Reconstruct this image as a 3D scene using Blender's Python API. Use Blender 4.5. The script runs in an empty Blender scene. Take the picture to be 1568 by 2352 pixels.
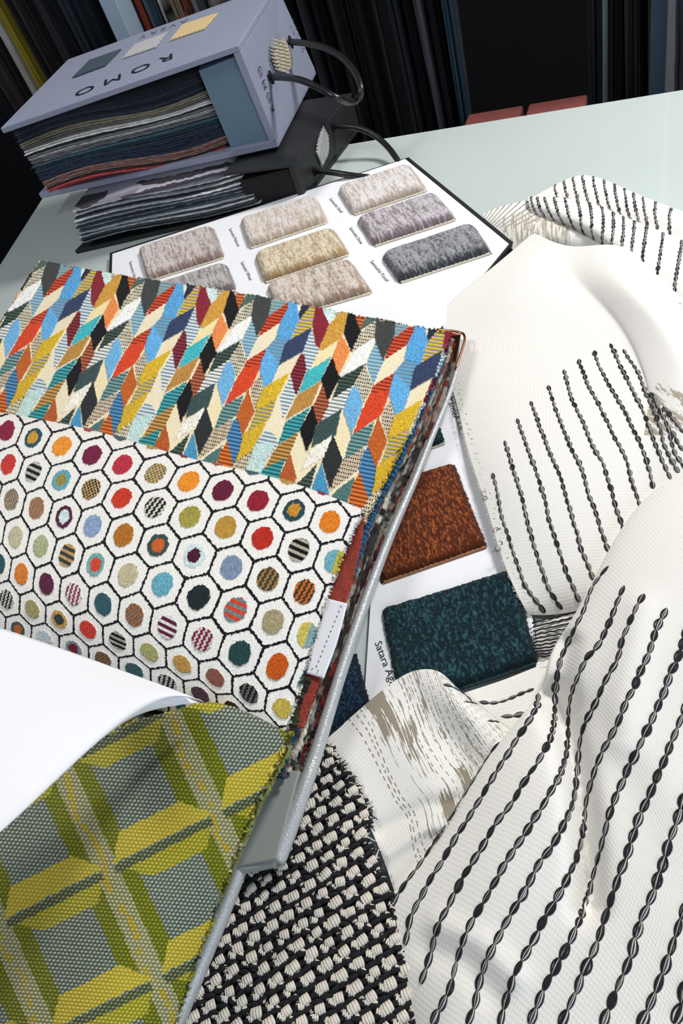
import bpy, math, random
import numpy as np
from mathutils import Vector, Matrix
from mathutils.bvhtree import BVHTree

# ------------------------------------------------------------------ camera, light, exposure
SC = bpy.context.scene
COL = SC.collection
random.seed(7)
RNG = np.random.default_rng(7)
RES = 1.0                       # density of the finely woven surfaces
W, HH, F = 1568, 2352, 1700.0
PITCH, ROLL = math.radians(46), math.radians(-23.5)
TILT = math.pi / 2 - PITCH
CH, TZ = 0.45, 0.75             # camera height over the table, table height
CAM = np.array([0.0, 0.0, TZ + CH])

cd = bpy.data.cameras.new('camera')
cd.sensor_fit = 'VERTICAL'; cd.sensor_height = 36; cd.sensor_width = 24
cd.lens = F / HH * 36
cd.clip_start = 0.01; cd.clip_end = 50
cam = bpy.data.objects.new('camera', cd); COL.objects.link(cam)
ROT = Matrix.Rotation(TILT, 4, 'X') @ Matrix.Rotation(ROLL, 4, 'Z')
cam.matrix_world = Matrix.Translation(CAM) @ ROT
SC.camera = cam
SC.view_settings.view_transform = 'Standard'
SC.view_settings.look = 'None'
SC.view_settings.gamma = 1
SC.view_settings.exposure = 0.15
try: SC.view_settings.use_curve_mapping = False
except Exception: pass
R3 = np.array(ROT.to_3x3())

world = bpy.data.worlds.new('world'); SC.world = world; world.use_nodes = True
bg = world.node_tree.nodes['Background']
bg.inputs['Color'].default_value = (0.55, 0.68, 0.9, 1); bg.inputs['Strength'].default_value = 0.12

def area(name, loc, target, size, power, color, sy=None):
    l = bpy.data.lights.new(name, 'AREA'); l.energy = power; l.color = color
    l.shape = 'RECTANGLE'; l.size = size; l.size_y = sy or size
    o = bpy.data.objects.new(name, l); COL.objects.link(o); o.location = loc
    o.rotation_euler = (Vector(target) - Vector(loc)).to_track_quat('-Z', 'Y').to_euler()
    return o
area('ceiling_spot_light', (1.1, 0.90, 1.95), (0.1, 0.45, 0.75), 0.30, 22, (1.0, 0.985, 0.965))
area('ceiling_spot_light', (-0.85, 0.75, 2.4), (0.05, 0.5, 0.75), 0.35, 10, (1.0, 0.98, 0.95))
area('camera_side_fill', (0.50, -1.2, 1.5), (0.0, 1.0, 0.88), 1.0, 13, (0.74, 0.86, 1.0))  # added fill lamp behind the camera, lifts the box and leaf fronts
area('rear_ceiling_light', (-1.1, 1.2, 2.5), (-0.8, 1.5, 0.7), 0.4, 2.0, (0.75, 0.87, 1.0))

# ------------------------------------------------------------------ helpers
def lin(c):
    c = np.asarray(c, float) / 255.0
    return np.where(c <= 0.04045, c / 12.92, ((c + 0.055) / 1.055) ** 2.4)

def rays(px, py):
    px = np.asarray(px, float); py = np.asarray(py, float)
    d = np.stack([(px - W / 2) / F, -(py - HH / 2) / F, -np.ones_like(px)], -1)
    return d @ R3.T

def P(px, py, h=0.0):
    """point seen at (px, py) of the photograph, h metres over the table top"""
    r = rays(px, py); h = np.asarray(h, float)
    t = (h - CH) / r[..., 2]
    return CAM + r * t[..., None]

def PV(px, py, n, d):
    """point seen at (px, py) on the vertical plane n.x = d (metres)"""
    r = rays(px, py)
    t = d / (r[..., 0] * n[0] + r[..., 1] * n[1])
    return CAM + r * t[..., None]

def project(V):
    c = (np.asarray(V) - CAM) @ R3
    return W / 2 + F * c[..., 0] / -c[..., 2], HH / 2 - F * c[..., 1] / -c[..., 2]

def spline1(y, n):
    """natural cubic spline through rows of y, sampled at n points"""
    y = np.asarray(y, float); m = len(y)
    x = np.linspace(0, m - 1, n)
    if m == 2:
        t = x.reshape((-1,) + (1,) * (y.ndim - 1)); return y[0] * (1 - t) + y[1] * t
    A = np.zeros((m, m)); B = np.zeros_like(y)
    A[0, 0] = A[-1, -1] = 1
    for i in range(1, m - 1):
        A[i, i - 1:i + 2] = (1, 4, 1); B[i] = 6 * (y[i - 1] - 2 * y[i] + y[i + 1])
    M = np.linalg.solve(A, B.reshape(m, -1)).reshape(y.shape)
    i = np.minimum(x.astype(int), m - 2); s = (x - i).reshape((-1,) + (1,) * (y.ndim - 1))
    return (M[i] * (1 - s) ** 3 / 6 + M[i + 1] * s ** 3 / 6 + (y[i] - M[i] / 6) * (1 - s) + (y[i + 1] - M[i + 1] / 6) * s)

def patch(ctrl, nv, nu):
    """ctrl rows of (px, py, h) -> dense grid of the same"""
    g = np.asarray(ctrl, float)
    g = spline1(g, nv)
    return np.swapaxes(spline1(np.swapaxes(g, 0, 1), nu), 0, 1)

def noise2(u, v, seed=0):
    """smooth value noise"""
    r = np.random.default_rng(seed); T = r.random((257, 257))
    iu = np.floor(u).astype(int); iv = np.floor(v).astype(int)
    fu = u - iu; fv = v - iv
    fu = fu * fu * (3 - 2 * fu); fv = fv * fv * (3 - 2 * fv)
    a = T[iu % 256, iv % 256]; b = T[(iu + 1) % 256, iv % 256]
    c = T[iu % 256, (iv + 1) % 256]; d = T[(iu + 1) % 256, (iv + 1) % 256]
    return (a * (1 - fu) + b * fu) * (1 - fv) + (c * (1 - fu) + d * fu) * fv

def normals(V):
    du = np.gradient(V, axis=1); dv = np.gradient(V, axis=0)
    n = np.cross(du, dv); n /= np.linalg.norm(n, axis=-1, keepdims=True) + 1e-12
    s = np.sign((n * (CAM - V)).sum(-1).mean())
    return n * s

def gridfaces(nv, nu, off=0):
    a = (np.arange(nv - 1)[:, None] * nu + np.arange(nu - 1)[None, :]).ravel() + off
    return np.stack([a, a + 1, a + nu + 1, a + nu], 1)

def new_obj(name, me, parent=None):
    o = bpy.data.objects.new(name, me); COL.objects.link(o)
    if parent is not None: o.parent = parent
    return o

def wloc(o):
    l = np.zeros(3)
    while o is not None: l = l + np.array(o.location); o = o.parent
    return l

def mesh(name, verts, faces, mat, parent=None, col=None, uv=None, smooth=True, mi=None):
    verts = np.asarray(verts, float).reshape(-1, 3)
    if parent is not None:
        verts = verts - wloc(parent)
    me = bpy.data.meshes.new(name)
    faces = np.asarray(faces, dtype=object) if not isinstance(faces, np.ndarray) else faces
    if isinstance(faces, np.ndarray) and faces.dtype != object:
        nf, k = faces.shape
        me.vertices.add(len(verts)); me.vertices.foreach_set('co', verts.ravel())
        me.loops.add(nf * k); me.loops.foreach_set('vertex_index', faces.astype(np.int32).ravel())
        me.polygons.add(nf); me.polygons.foreach_set('loop_start', np.arange(0, nf * k, k, dtype=np.int32))
        try: me.polygons.foreach_set('loop_total', np.full(nf, k, dtype=np.int32))
        except Exception: pass
    else:
        me.from_pydata([tuple(v) for v in verts], [], [list(f) for f in faces])
    me.update(calc_edges=True)
    me.validate()
    me.polygons.foreach_set('use_smooth', np.full(len(me.polygons), smooth))
    if col is not None:
        col = np.asarray(col, float).reshape(-1, col.shape[-1])
        ca = me.color_attributes.new('Col', 'FLOAT_COLOR', 'POINT')
        c4 = np.ones((len(verts), 4)); c4[:, :3] = col[:, :3]
        ca.data.foreach_set('color', c4.ravel())
    if uv is not None:
        uv = np.asarray(uv, float).reshape(-1, 2)
        ul = me.uv_layers.new(name='UVMap')
        li = np.empty(len(me.loops), dtype=np.int32); me.loops.foreach_get('vertex_index', li)
        ul.data.foreach_set('uv', uv[li].ravel())
    for m in (mat if isinstance(mat, (list, tuple)) else [mat]): me.materials.append(m)
    if mi is not None: me.polygons.foreach_set('material_index', np.asarray(mi, dtype=np.int32))
    return new_obj(name, me, parent)

def sheet(name, V, mat, parent=None, t=0.0012, col=None, edgecol=None):
    """a cloth or paper sheet: dense face, rim and back, one mesh with real thickness"""
    nv, nu, _ = V.shape
    N = normals(V)
    lu = np.linalg.norm(np.diff(V, axis=1), axis=-1).mean(0); lv = np.linalg.norm(np.diff(V, axis=0), axis=-1).mean(1)
    U = np.concatenate([[0], np.cumsum(lu)]); T = np.concatenate([[0], np.cumsum(lv)])
    uv = np.stack(np.broadcast_arrays(U[None, :], T[:, None]), -1).reshape(-1, 2)
    idx = np.arange(nv * nu).reshape(nv, nu)
    loop = np.concatenate([idx[0, :-1], idx[:-1, -1], idx[-1, :0:-1], idx[:0:-1, 0]])
    flat = V.reshape(-1, 3); fn = N.reshape(-1, 3)
    rim = flat[loop] - fn[loop] * t
    n0 = nv * nu; m = len(loop)
    rid = n0 + np.arange(m)
    f1 = gridfaces(nv, nu)
    f2 = np.stack([loop, rid, np.roll(rid, -1), np.roll(loop, -1)], 1)
    sv = max(1, nv // 60); su = max(1, nu // 60)
    ri = np.unique(np.append(np.arange(0, nv, sv), nv - 1)); ci = np.unique(np.append(np.arange(0, nu, su), nu - 1))
    B = V[np.ix_(ri, ci)] - N[np.ix_(ri, ci)] * t
    f3 = gridfaces(len(ri), len(ci), n0 + m)[:, ::-1]
    verts = np.concatenate([flat, rim, B.reshape(-1, 3)])
    uva = np.concatenate([uv, uv[loop], uv.reshape(nv, nu, 2)[np.ix_(ri, ci)].reshape(-1, 2)])
    ca = None
    if col is not None:
        c = col.reshape(-1, 3)
        e = c[loop] if edgecol is None else np.broadcast_to(edgecol, (m, 3))
        ca = np.concatenate([c, e, np.broadcast_to(c.mean(0) if edgecol is None else edgecol, (B.shape[0] * B.shape[1], 3))])
    faces = np.concatenate([f1, f2, f3])
    o = mesh(name, verts, faces, mat, parent, ca, uva)
    return o

class MB:
    """collects boxes, prisms and tubes into ONE mesh"""
    def __init__(s): s.v = []; s.f = []; s.m = []
    def add(s, vs, fs, mi=0):
        o = len(s.v); s.v += [tuple(map(float, v)) for v in vs]; s.f += [[i + o for i in f] for f in fs]; s.m += [mi] * len(fs); return s
    def prism(s, bottom, top, mi=0):
        n = len(bottom)
        fs = [list(range(n))[::-1], list(range(n, 2 * n))] + [[i, (i + 1) % n, n + (i + 1) % n, n + i] for i in range(n)]
        return s.add(list(bottom) + list(top), fs, mi)
    def box(s, c, ax, ay, az, mi=0):
        c, ax, ay, az = (np.asarray(q, float) for q in (c, ax, ay, az))
        b = [c, c + ax, c + ax + ay, c + ay]
        return s.prism(b, [p + az for p in b], mi)
    def tube(s, pts, r, k=8, mi=0, flat=1.0, up=(0, 0, 1), cap=True):
        pts = np.asarray(pts, float); n = len(pts)
        r = np.broadcast_to(r, (n,))
        tg = np.gradient(pts, axis=0); tg /= np.linalg.norm(tg, axis=1, keepdims=True) + 1e-12
        up = np.broadcast_to(np.asarray(up, float), (n, 3))
        a = np.cross(tg, up); la = np.linalg.norm(a, axis=1, keepdims=True)
        a = np.where(la < 1e-6, np.cross(tg, (1, 0, 0)), a); a /= np.linalg.norm(a, axis=1, keepdims=True) + 1e-12
        b = np.cross(a, tg)
        th = np.linspace(0, 2 * np.pi, k, endpoint=False)
        vs = pts[:, None] + r[:, None, None] * (np.cos(th)[None, :, None] * a[:, None] + flat * np.sin(th)[None, :, None] * b[:, None])
        fs = [[i * k + j, i * k + (j + 1) % k, (i + 1) * k + (j + 1) % k, (i + 1) * k + j] for i in range(n - 1) for j in range(k)]
        if cap: fs += [list(range(k))[::-1], list(range((n - 1) * k, n * k))]
        return s.add(vs.reshape(-1, 3), fs, mi)
    def build(s, name, mat, parent=None, smooth=False, bevel=0.0, seg=2):
        o = mesh(name, np.array(s.v), np.array(s.f + [None], dtype=object)[:-1], mat, parent, smooth=smooth, mi=s.m)
        if bevel:
            b = o.modifiers.new('bevel', 'BEVEL'); b.width = bevel; b.segments = seg; b.limit_method = 'ANGLE'
        return o

def thing(name, label, cat, loc, group=None):
    o = bpy.data.objects.new(name, None); COL.objects.link(o); o.location = loc
    o.empty_display_size = 0.02
    o['label'] = label; o['category'] = cat
    if group: o['group'] = group
    return o

def tag(o, label, cat, group=None):
    o['label'] = label; o['category'] = cat
    if group: o['group'] = group
    return o

def struct(o): o['kind'] = 'structure'; return o

# ------------------------------------------------------------------ materials
def nodes(name):
    m = bpy.data.materials.new(name); m.use_nodes = True
    nt = m.node_tree; return m, nt, nt.nodes['Principled BSDF']

def N(nt, t, **kw):
    n = nt.nodes.new(t)
    for k, v in kw.items():
        if k in n.inputs: n.inputs[k].default_value = v
        else: setattr(n, k, v)
    return n

def mat_plain(name, rgb, rough=0.6, metal=0.0, var=0.08, scale=60, bump=0.0, bscale=400, coat=0.0, spec=0.5):
    m, nt, b = nodes(name); L = nt.links.new
    c = lin(rgb)
    tc = N(nt, 'ShaderNodeTexCoord'); nz = N(nt, 'ShaderNodeTexNoise', Scale=scale, Detail=4.0)
    L(tc.outputs['Object'], nz.inputs['Vector'])
    mx = N(nt, 'ShaderNodeMix', data_type='RGBA')
    mx.inputs[6].default_value = (*np.clip(c * (1 - var), 0, 1), 1); mx.inputs[7].default_value = (*np.clip(c * (1 + var), 0, 1), 1)
    L(nz.outputs['Fac'], mx.inputs[0]); L(mx.outputs[2], b.inputs['Base Color'])
    b.inputs['Roughness'].default_value = rough; b.inputs['Metallic'].default_value = metal
    b.inputs['Coat Weight'].default_value = coat; b.inputs['Coat Roughness'].default_value = 0.05
    b.inputs['Specular IOR Level'].default_value = spec
    if bump:
        n2 = N(nt, 'ShaderNodeTexNoise', Scale=bscale, Detail=2.0); L(tc.outputs['Object'], n2.inputs['Vector'])
        bp = N(nt, 'ShaderNodeBump', Strength=bump, Distance=0.0005)
        L(n2.outputs['Fac'], bp.inputs['Height']); L(bp.outputs['Normal'], b.inputs['Normal'])
    return m

def mat_fabric(name, sheen=0.3, var=0.25, scale=1500, bump=0.6, rough=0.9, dist=0.0004, spec=0.15):
    """woven colour from the cloth's own colour attribute, with yarn noise"""
    m, nt, b = nodes(name); L = nt.links.new
    at = N(nt, 'ShaderNodeVertexColor', layer_name='Col')
    tc = N(nt, 'ShaderNodeTexCoord'); nz = N(nt, 'ShaderNodeTexNoise', Scale=scale, Detail=2.0)
    L(tc.outputs['Object'], nz.inputs['Vector'])
    mr = N(nt, 'ShaderNodeMapRange'); mr.inputs[1].default_value = 0.3; mr.inputs[2].default_value = 0.7
    mr.inputs[3].default_value = 1 - var; mr.inputs[4].default_value = 1 + var
    L(nz.outputs['Fac'], mr.inputs[0])
    mx = N(nt, 'ShaderNodeVectorMath', operation='SCALE')
    L(at.outputs['Color'], mx.inputs[0]); L(mr.outputs[0], mx.inputs['Scale'])
    L(mx.outputs[0], b.inputs['Base Color'])
    b.inputs['Roughness'].default_value = rough; b.inputs['Specular IOR Level'].default_value = spec
    b.inputs['Sheen Weight'].default_value = sheen; b.inputs['Sheen Roughness'].default_value = 0.5
    if bump:
        bp = N(nt, 'ShaderNodeBump', Strength=bump, Distance=dist)
        L(nz.outputs['Fac'], bp.inputs['Height']); L(bp.outputs['Normal'], b.inputs['Normal'])
    return m

def mat_linen(name, rgb, s=2600.0):
    m, nt, b = nodes(name); L = nt.links.new
    at = N(nt, 'ShaderNodeVertexColor', layer_name='Col')
    uv = N(nt, 'ShaderNodeUVMap', uv_map='UVMap')
    w1 = N(nt, 'ShaderNodeTexWave', Scale=s / 20, Distortion=1.5, bands_direction='Y'); w1.inputs['Detail Scale'].default_value = 4
    w2 = N(nt, 'ShaderNodeTexWave', Scale=s / 14, Distortion=1.5, bands_direction='X')
    nz = N(nt, 'ShaderNodeTexNoise', Scale=900.0, Detail=3.0)
    for q in (w1, w2, nz): L(uv.outputs[0], q.inputs['Vector'])
    ad = N(nt, 'ShaderNodeMath', operation='ADD'); L(w1.outputs['Fac'], ad.inputs[0]); L(w2.outputs['Fac'], ad.inputs[1])
    ad2 = N(nt, 'ShaderNodeMath', operation='ADD'); L(ad.outputs[0], ad2.inputs[0]); L(nz.outputs['Fac'], ad2.inputs[1])
    mr = N(nt, 'ShaderNodeMapRange'); mr.inputs[1].default_value = 0.4; mr.inputs[2].default_value = 2.2; mr.inputs[3].default_value = 0.95; mr.inputs[4].default_value = 1.03
    L(ad2.outputs[0], mr.inputs[0])
    mx = N(nt, 'ShaderNodeVectorMath', operation='SCALE'); L(at.outputs['Color'], mx.inputs[0]); L(mr.outputs[0], mx.inputs['Scale'])
    L(mx.outputs[0], b.inputs['Base Color'])
    b.inputs['Roughness'].default_value = 0.85; b.inputs['Specular IOR Level'].default_value = 0.2
    b.inputs['Sheen Weight'].default_value = 0.15
    bp = N(nt, 'ShaderNodeBump', Strength=0.35, Distance=0.0002); L(ad2.outputs[0], bp.inputs['Height']); L(bp.outputs['Normal'], b.inputs['Normal'])
    return m

M_PILE = mat_fabric('patterned velvet weave', sheen=0.08, var=0.32, scale=1800)
M_KNIT = mat_fabric('flat woven cloth', sheen=0.1, var=0.12, scale=2200, bump=0.35)
M_SWATCH = mat_fabric('velvet pile', sheen=0.6, var=0.2, scale=1600, bump=0.6, dist=0.0006)
M_DEEP = mat_fabric('deep velvet pile', sheen=0.12, var=0.35, scale=1600, bump=0.6, dist=0.0006)
M_EDGE = mat_fabric('cut cloth edges', sheen=0.1, var=0.4, scale=1200, bump=0.8, dist=0.0008)
M_LINEN = mat_linen('ivory linen', (236, 230, 216))
M_BOARD_BLUE = mat_plain('blue grey board', (138, 143, 163), 0.55, bump=0.15, bscale=900)
M_BOARD_IN = mat_plain('dusty blue liner board', (96, 122, 140), 0.6, bump=0.15, bscale=900)
M_BLACK = mat_plain('black binder board', (30, 32, 34), 0.5, bump=0.4, bscale=500)
M_BLACK2 = mat_plain('matt black liner', (9, 10, 13), 0.8)
M_CORD = mat_plain('black rubber cord', (22, 22, 23), 0.35, spec=0.6)
M_INK = mat_plain('dark grey ink', (38, 40, 52), 0.6)
M_CARD = mat_plain('white card', (238, 238, 240), 0.55, var=0.01)
M_PAPER = mat_plain('white paper', (243, 243, 246), 0.6, var=0.008)
M_SILVER = mat_plain('silver grey leathercloth', (188, 190, 190), 0.36, metal=0.2, var=0.1, scale=700, bump=0.8, bscale=900)
M_SILVER2 = mat_plain('silver grey bookcloth', (150, 153, 148), 0.5, metal=0.05, var=0.08, scale=900, bump=0.5, bscale=1400)
M_COPPER = mat_plain('rose gold metal', (205, 140, 110), 0.2, metal=1.0)
M_THREAD = mat_plain('black embroidery thread', (24, 24, 28), 0.75, bump=0.3)
M_THREADW = mat_plain('white embroidery thread', (205, 203, 198), 0.8)
M_PLAST = mat_plain('clear plastic leaf', (120, 125, 140), 0.2)
M_PLAST.node_tree.nodes['Principled BSDF'].inputs['Alpha'].default_value = 0.22

def mat_glass_top():
    m, nt, b = nodes('pale green glass top'); L = nt.links.new
    tc = N(nt, 'ShaderNodeTexCoord'); nz = N(nt, 'ShaderNodeTexNoise', Scale=5.0, Detail=3.0); L(tc.outputs['Object'], nz.inputs['Vector'])
    mx = N(nt, 'ShaderNodeMix', data_type='RGBA'); a = lin((196, 207, 203)); c = lin((206, 215, 212))
    mx.inputs[6].default_value = (*a, 1); mx.inputs[7].default_value = (*c, 1); L(nz.outputs['Fac'], mx.inputs[0])
    L(mx.outputs[2], b.inputs['Base Color']); b.inputs['Roughness'].default_value = 0.12
    b.inputs['Coat Weight'].default_value = 1.0; b.inputs['Coat Roughness'].default_value = 0.03
    return m
M_GLASS = mat_glass_top()

# ------------------------------------------------------------------ the room
NB = np.array([0.567, 0.824]); NB = NB / np.linalg.norm(NB)      # direction away over the table's back edge
TB = np.array([NB[1], -NB[0]])                                   # along the back edge, to the right
def wpt(s, d, z): q = TB * s + NB * d; return np.array([q[0], q[1], z])
M_FLOOR = mat_plain('dark grey floor', (70, 70, 74), 0.6, bump=0.1)
M_WALL = mat_plain('black rack lining', (14, 14, 17), 0.9)
M_WALL2 = mat_plain('grey plaster', (150, 154, 160), 0.8)
def slab(name, s0, s1, d0, d1, z0, z1, m):
    b = MB(); b.prism([wpt(s0, d0, z0), wpt(s1, d0, z0), wpt(s1, d1, z0), wpt(s0, d1, z0)], [wpt(s0, d0, z1), wpt(s1, d0, z1), wpt(s1, d1, z1), wpt(s0, d1, z1)])
    return b.build(name, m)
struct(slab('floor', -3.2, 3.2, -1.6, 2.1, -0.05, 0.0, M_FLOOR))
struct(slab('wall_back', -3.2, 3.2, 2.0, 2.1, 0.0, 2.7, M_WALL))
struct(slab('wall_left', -3.3, -3.2, -1.6, 2.1, 0.0, 2.7, M_WALL2))
struct(slab('wall_right', 3.2, 3.3, -1.6, 2.1, 0.0, 2.7, M_WALL2))

# table ---------------------------------------------------------------
e0, e1 = P(0, 606), P(92, 462); b0, b1 = P(875, 318), P(1568, 205)
def meet(p, q, r, s):
    A = np.array([[q[0] - p[0], -(s[0] - r[0])], [q[1] - p[1], -(s[1] - r[1])]])
    t = np.linalg.solve(A, (r - p)[:2]); return p + (q - p) * t[0]
c_bl = meet(e0, e1, b0, b1); c_br = b0 + (b1 - b0) * 2.1
e_dir = (e0 - e1) / np.linalg.norm(e0 - e1)
c_fl = e0 + e_dir * 1.75; c_fr = c_br + (c_fl - c_bl)
table = thing('table', 'glass topped pale green table carrying all the sample books and cloths', 'table', tuple((c_bl + c_br + c_fl + c_fr) / 4 * np.array([1, 1, 0])))
quad = [c_fl, c_fr, c_br, c_bl]
b = MB(); dz = np.array([0, 0, 0.012])
b.prism([q - dz for q in quad], quad)
b.build('glass_top', M_GLASS, table, bevel=0.002)
ctr = sum(quad) / 4
b = MB(); ins = [ctr + (q - ctr) * 0.96 for q in quad]
b.prism([q - dz * 6 for q in ins], [q - dz * 1.02 for q in ins])
M_TFR = mat_plain('white table frame', (225, 228, 228), 0.5)
b.build('frame', M_TFR, table)
for q in quad:
    l = ctr + (q - ctr) * 0.9; w = 0.03
    b = MB(); b.box((l[0] - w, l[1] - w, 0), (2 * w, 0, 0), (0, 2 * w, 0), (0, 0, TZ - 0.073)); b.build('leg', M_TFR, table)

# hanging samples behind the table -----------------------------------------
RD = 1.47
def sx(px, py, d=RD):
    q = PV(px, py, NB, d); return float(q[0] * TB[0] + q[1] * TB[1]), float(q[2])
HANG = []
def hang(x0, x1, py, rgb, label, d=RD, spots=None, z0=0.12):
    s0, _ = sx(x0, py, d); s1, _ = sx(x1, py, d)
    n = 17; mz = 60
    k = len(HANG); rg = np.random.default_rng(100 + k)
    t = np.linspace(0, 1, n); zz = np.linspace(1.72, z0, mz)
    w = s1 - s0
    V = np.zeros((mz, n, 3))
    ph = rg.random(4) * 6
    for i, z in enumerate(zz):
        s = s0 + w * (t - 0.5) * (1 - 0.05 * rg.random()) + w / 2 + 0.004 * math.sin(z * 5 + ph[0])
        dep = d + 0.05 - 0.055 * np.sin(np.pi * t) ** 0.6 + 0.006 * np.sin(t * 14 + z * 3 + ph[1]) + 0.006 * np.sin(t * 25 + ph[2])
        q = TB[None, :] * s[:, None] + NB[None, :] * dep[:, None]
        V[i, :, :2] = q; V[i, :, 2] = z
    c = np.broadcast_to(lin(rgb), V.shape).copy()
    nz = noise2(t[None, :] * 5 + np.zeros((mz, 1)), zz[:, None] * 30 + np.zeros((1, n)), 20 + k)
    c *= (0.7 + 0.6 * nz)[..., None]
    if spots is not None:
        c[(noise2(t[None, :] * 7 + np.zeros((mz, 1)), zz[:, None] * 45 + np.zeros((1, n)), 60 + k)) > 0.55] = lin(spots)
    o = sheet('hanging_fabric', V, M_KNIT, None, 0.004, c)
    tag(o, label, 'fabric', 'fabrics hanging on the rack behind the table')
    HANG.append(o)
LEFT = [(-110, -62, (26, 26, 32), 'black hanging fabric at the far left end of the rack'),
 (-62, -22, (60, 55, 52), 'brown grey hanging fabric left of the pale cream one'),
 (-22, 8, (30, 27, 28), 'blackish brown hanging fabric just left of the pale cream one'),
 (8, 34, (178, 176, 165), 'pale cream hanging fabric left of the olive yellow one'),
 (34, 56, (150, 132, 40), 'olive yellow hanging fabric at the left of the rack'),
 (56, 78, (38, 36, 36), 'charcoal hanging fabric just right of the olive yellow one'),
 (78, 102, (58, 50, 48), 'dark brown hanging fabric, second to the right of the olive one'),
 (102, 128, (18, 18, 20), 'black hanging fabric, third to the right of the olive one'),
 (128, 152, (50, 50, 54), 'dark grey hanging fabric midway between olive fabric and pale post'),
 (152, 178, (20, 20, 24), 'black hanging fabric, third to the left of the pale post'),
 (178, 206, (46, 56, 64), 'slate hanging fabric, second to the left of the pale post'),
 (206, 244, (30, 36, 44), 'blue black hanging fabric right beside the pale post')]
for x0, x1, c, l in LEFT: hang(x0, x1, 100, c, l)
MIDL = [(318, 338, (150, 68, 48), None, 'rust red hanging fabric just right of the pale post'),
 (338, 356, (88, 104, 120), None, 'blue grey hanging fabric above the box lid, beside the rust one'),
 (356, 392, (25, 24, 26), (190, 182, 176), 'black and white spotted hanging fabric above the box lid'),
 (392, 418, (140, 124, 104), None, 'tan hanging fabric above the box lid, right of the spotted one'),
 (418, 446, (32, 30, 36), (190, 110, 70), 'black hanging fabric with orange patches above the box lid'),
 (446, 470, (112, 112, 120), None, 'mid grey hanging fabric above the box lid, right of the orange patched one'),
 (470, 520, (30, 30, 32), (120, 116, 110), 'black fabric with grey flecks at the right of the box lid')]
for x0, x1, c, sp, l in MIDL: hang(x0, x1, 20, c, l, spots=sp)
CEN = [(640, 690, (22, 22, 24), 'black hanging fabric behind the upper cord handle'),
 (690, 716, (58, 56, 60), 'dark grey hanging fabric right of the box spine'),
 (716, 752, (16, 16, 18), 'black hanging fabric, first left of the brown black one'),
 (752, 790, (38, 34, 34), 'brown black hanging fabric above the cord handle tips'),
 (790, 850, (14, 14, 16), 'broad black hanging fabric left of the ribbed charcoal one'),
 (888, 925, (44, 48, 54), 'ribbed charcoal hanging fabric near the middle of the rack'),
 (925, 958, (14, 14, 17), 'black hanging fabric between charcoal and silver grey ones'),
 (958, 986, (84, 86, 94), 'silver grey hanging fabric near the middle of the rack'),
 (986, 1012, (12, 12, 15), 'black hanging fabric just right of the silver grey one'),
 (1012, 1036, (34, 62, 78), 'dark teal blue hanging fabric left of the dark bay')]
for x0, x1, c, l in CEN: hang(x0, x1, 60, c, l)
RIGHT = [(1352, 1368, (40, 44, 50), 'dark grey hanging fabric right of the dark bay'),
 (1384, 1396, (130, 142, 142), 'narrow pale grey green hanging fabric right of the dark bay'),
 (1398, 1436, (14, 14, 15), 'black hanging fabric just right of the narrow pale green one'),
 (1440, 1456, (52, 56, 54), 'narrow olive grey hanging fabric left of the slate post'),
 (1458, 1486, (20, 21, 24), 'black hanging fabric right beside the slate post')]
for x0, x1, c, l in RIGHT: hang(x0, x1, 60, c, l, d=RD + 0.05)

def post(x0, x1, py, name, rgb, label, d, depth, x2=None):
    s0, _ = sx(x0, py, d); s1, _ = sx(x1, py, d)
    b = MB(); b.prism([wpt(s0, d, 0), wpt(s1, d, 0), wpt(s1, d + depth, 0), wpt(s0, d + depth, 0)], [wpt(s0, d, 2.4), wpt(s1, d, 2.4), wpt(s1, d + depth, 2.4), wpt(s0, d + depth, 2.4)])
    return tag(b.build(name, mat_plain(name + ' paint', rgb, 0.5), bevel=0.002), label, 'post')
post(248, 286, 50, 'rack_post', (178, 196, 214), 'pale blue white rack post behind the sample box', RD - 0.06, 0.05)
post(287, 314, 50, 'rack_post', (120, 122, 130), 'greyer shaded right face of the pale rack post', RD - 0.01, 0.05)  # pale post's right face as a separate slab, its shade in the colour
post(1492, 1530, 100, 'rack_post', (74, 98, 116), 'slate blue rack post at the right, behind the table', RD, 0.05)
s0, _ = sx(1531, 100, RD + 0.03); s1, _ = sx(1700, 100, RD + 0.03)
b = MB(); b.prism([wpt(s0, RD + 0.03, 0), wpt(s1, RD + 0.03, 0), wpt(s1, RD + 0.06, 0), wpt(s0, RD + 0.06, 0)], [wpt(s0, RD + 0.03, 1.9), wpt(s1, RD + 0.03, 1.9), wpt(s1, RD + 0.06, 1.9), wpt(s0, RD + 0.06, 1.9)])
tag(b.build('display_board', mat_plain('off white panel', (205, 202, 208), 0.6)), 'off-white board at the right edge behind the table', 'board')
hang(1546, 1620, 110, (70, 76, 88), 'grey cloth draped against the off-white board at the right edge', d=RD - 0.07, z0=0.4)

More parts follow.
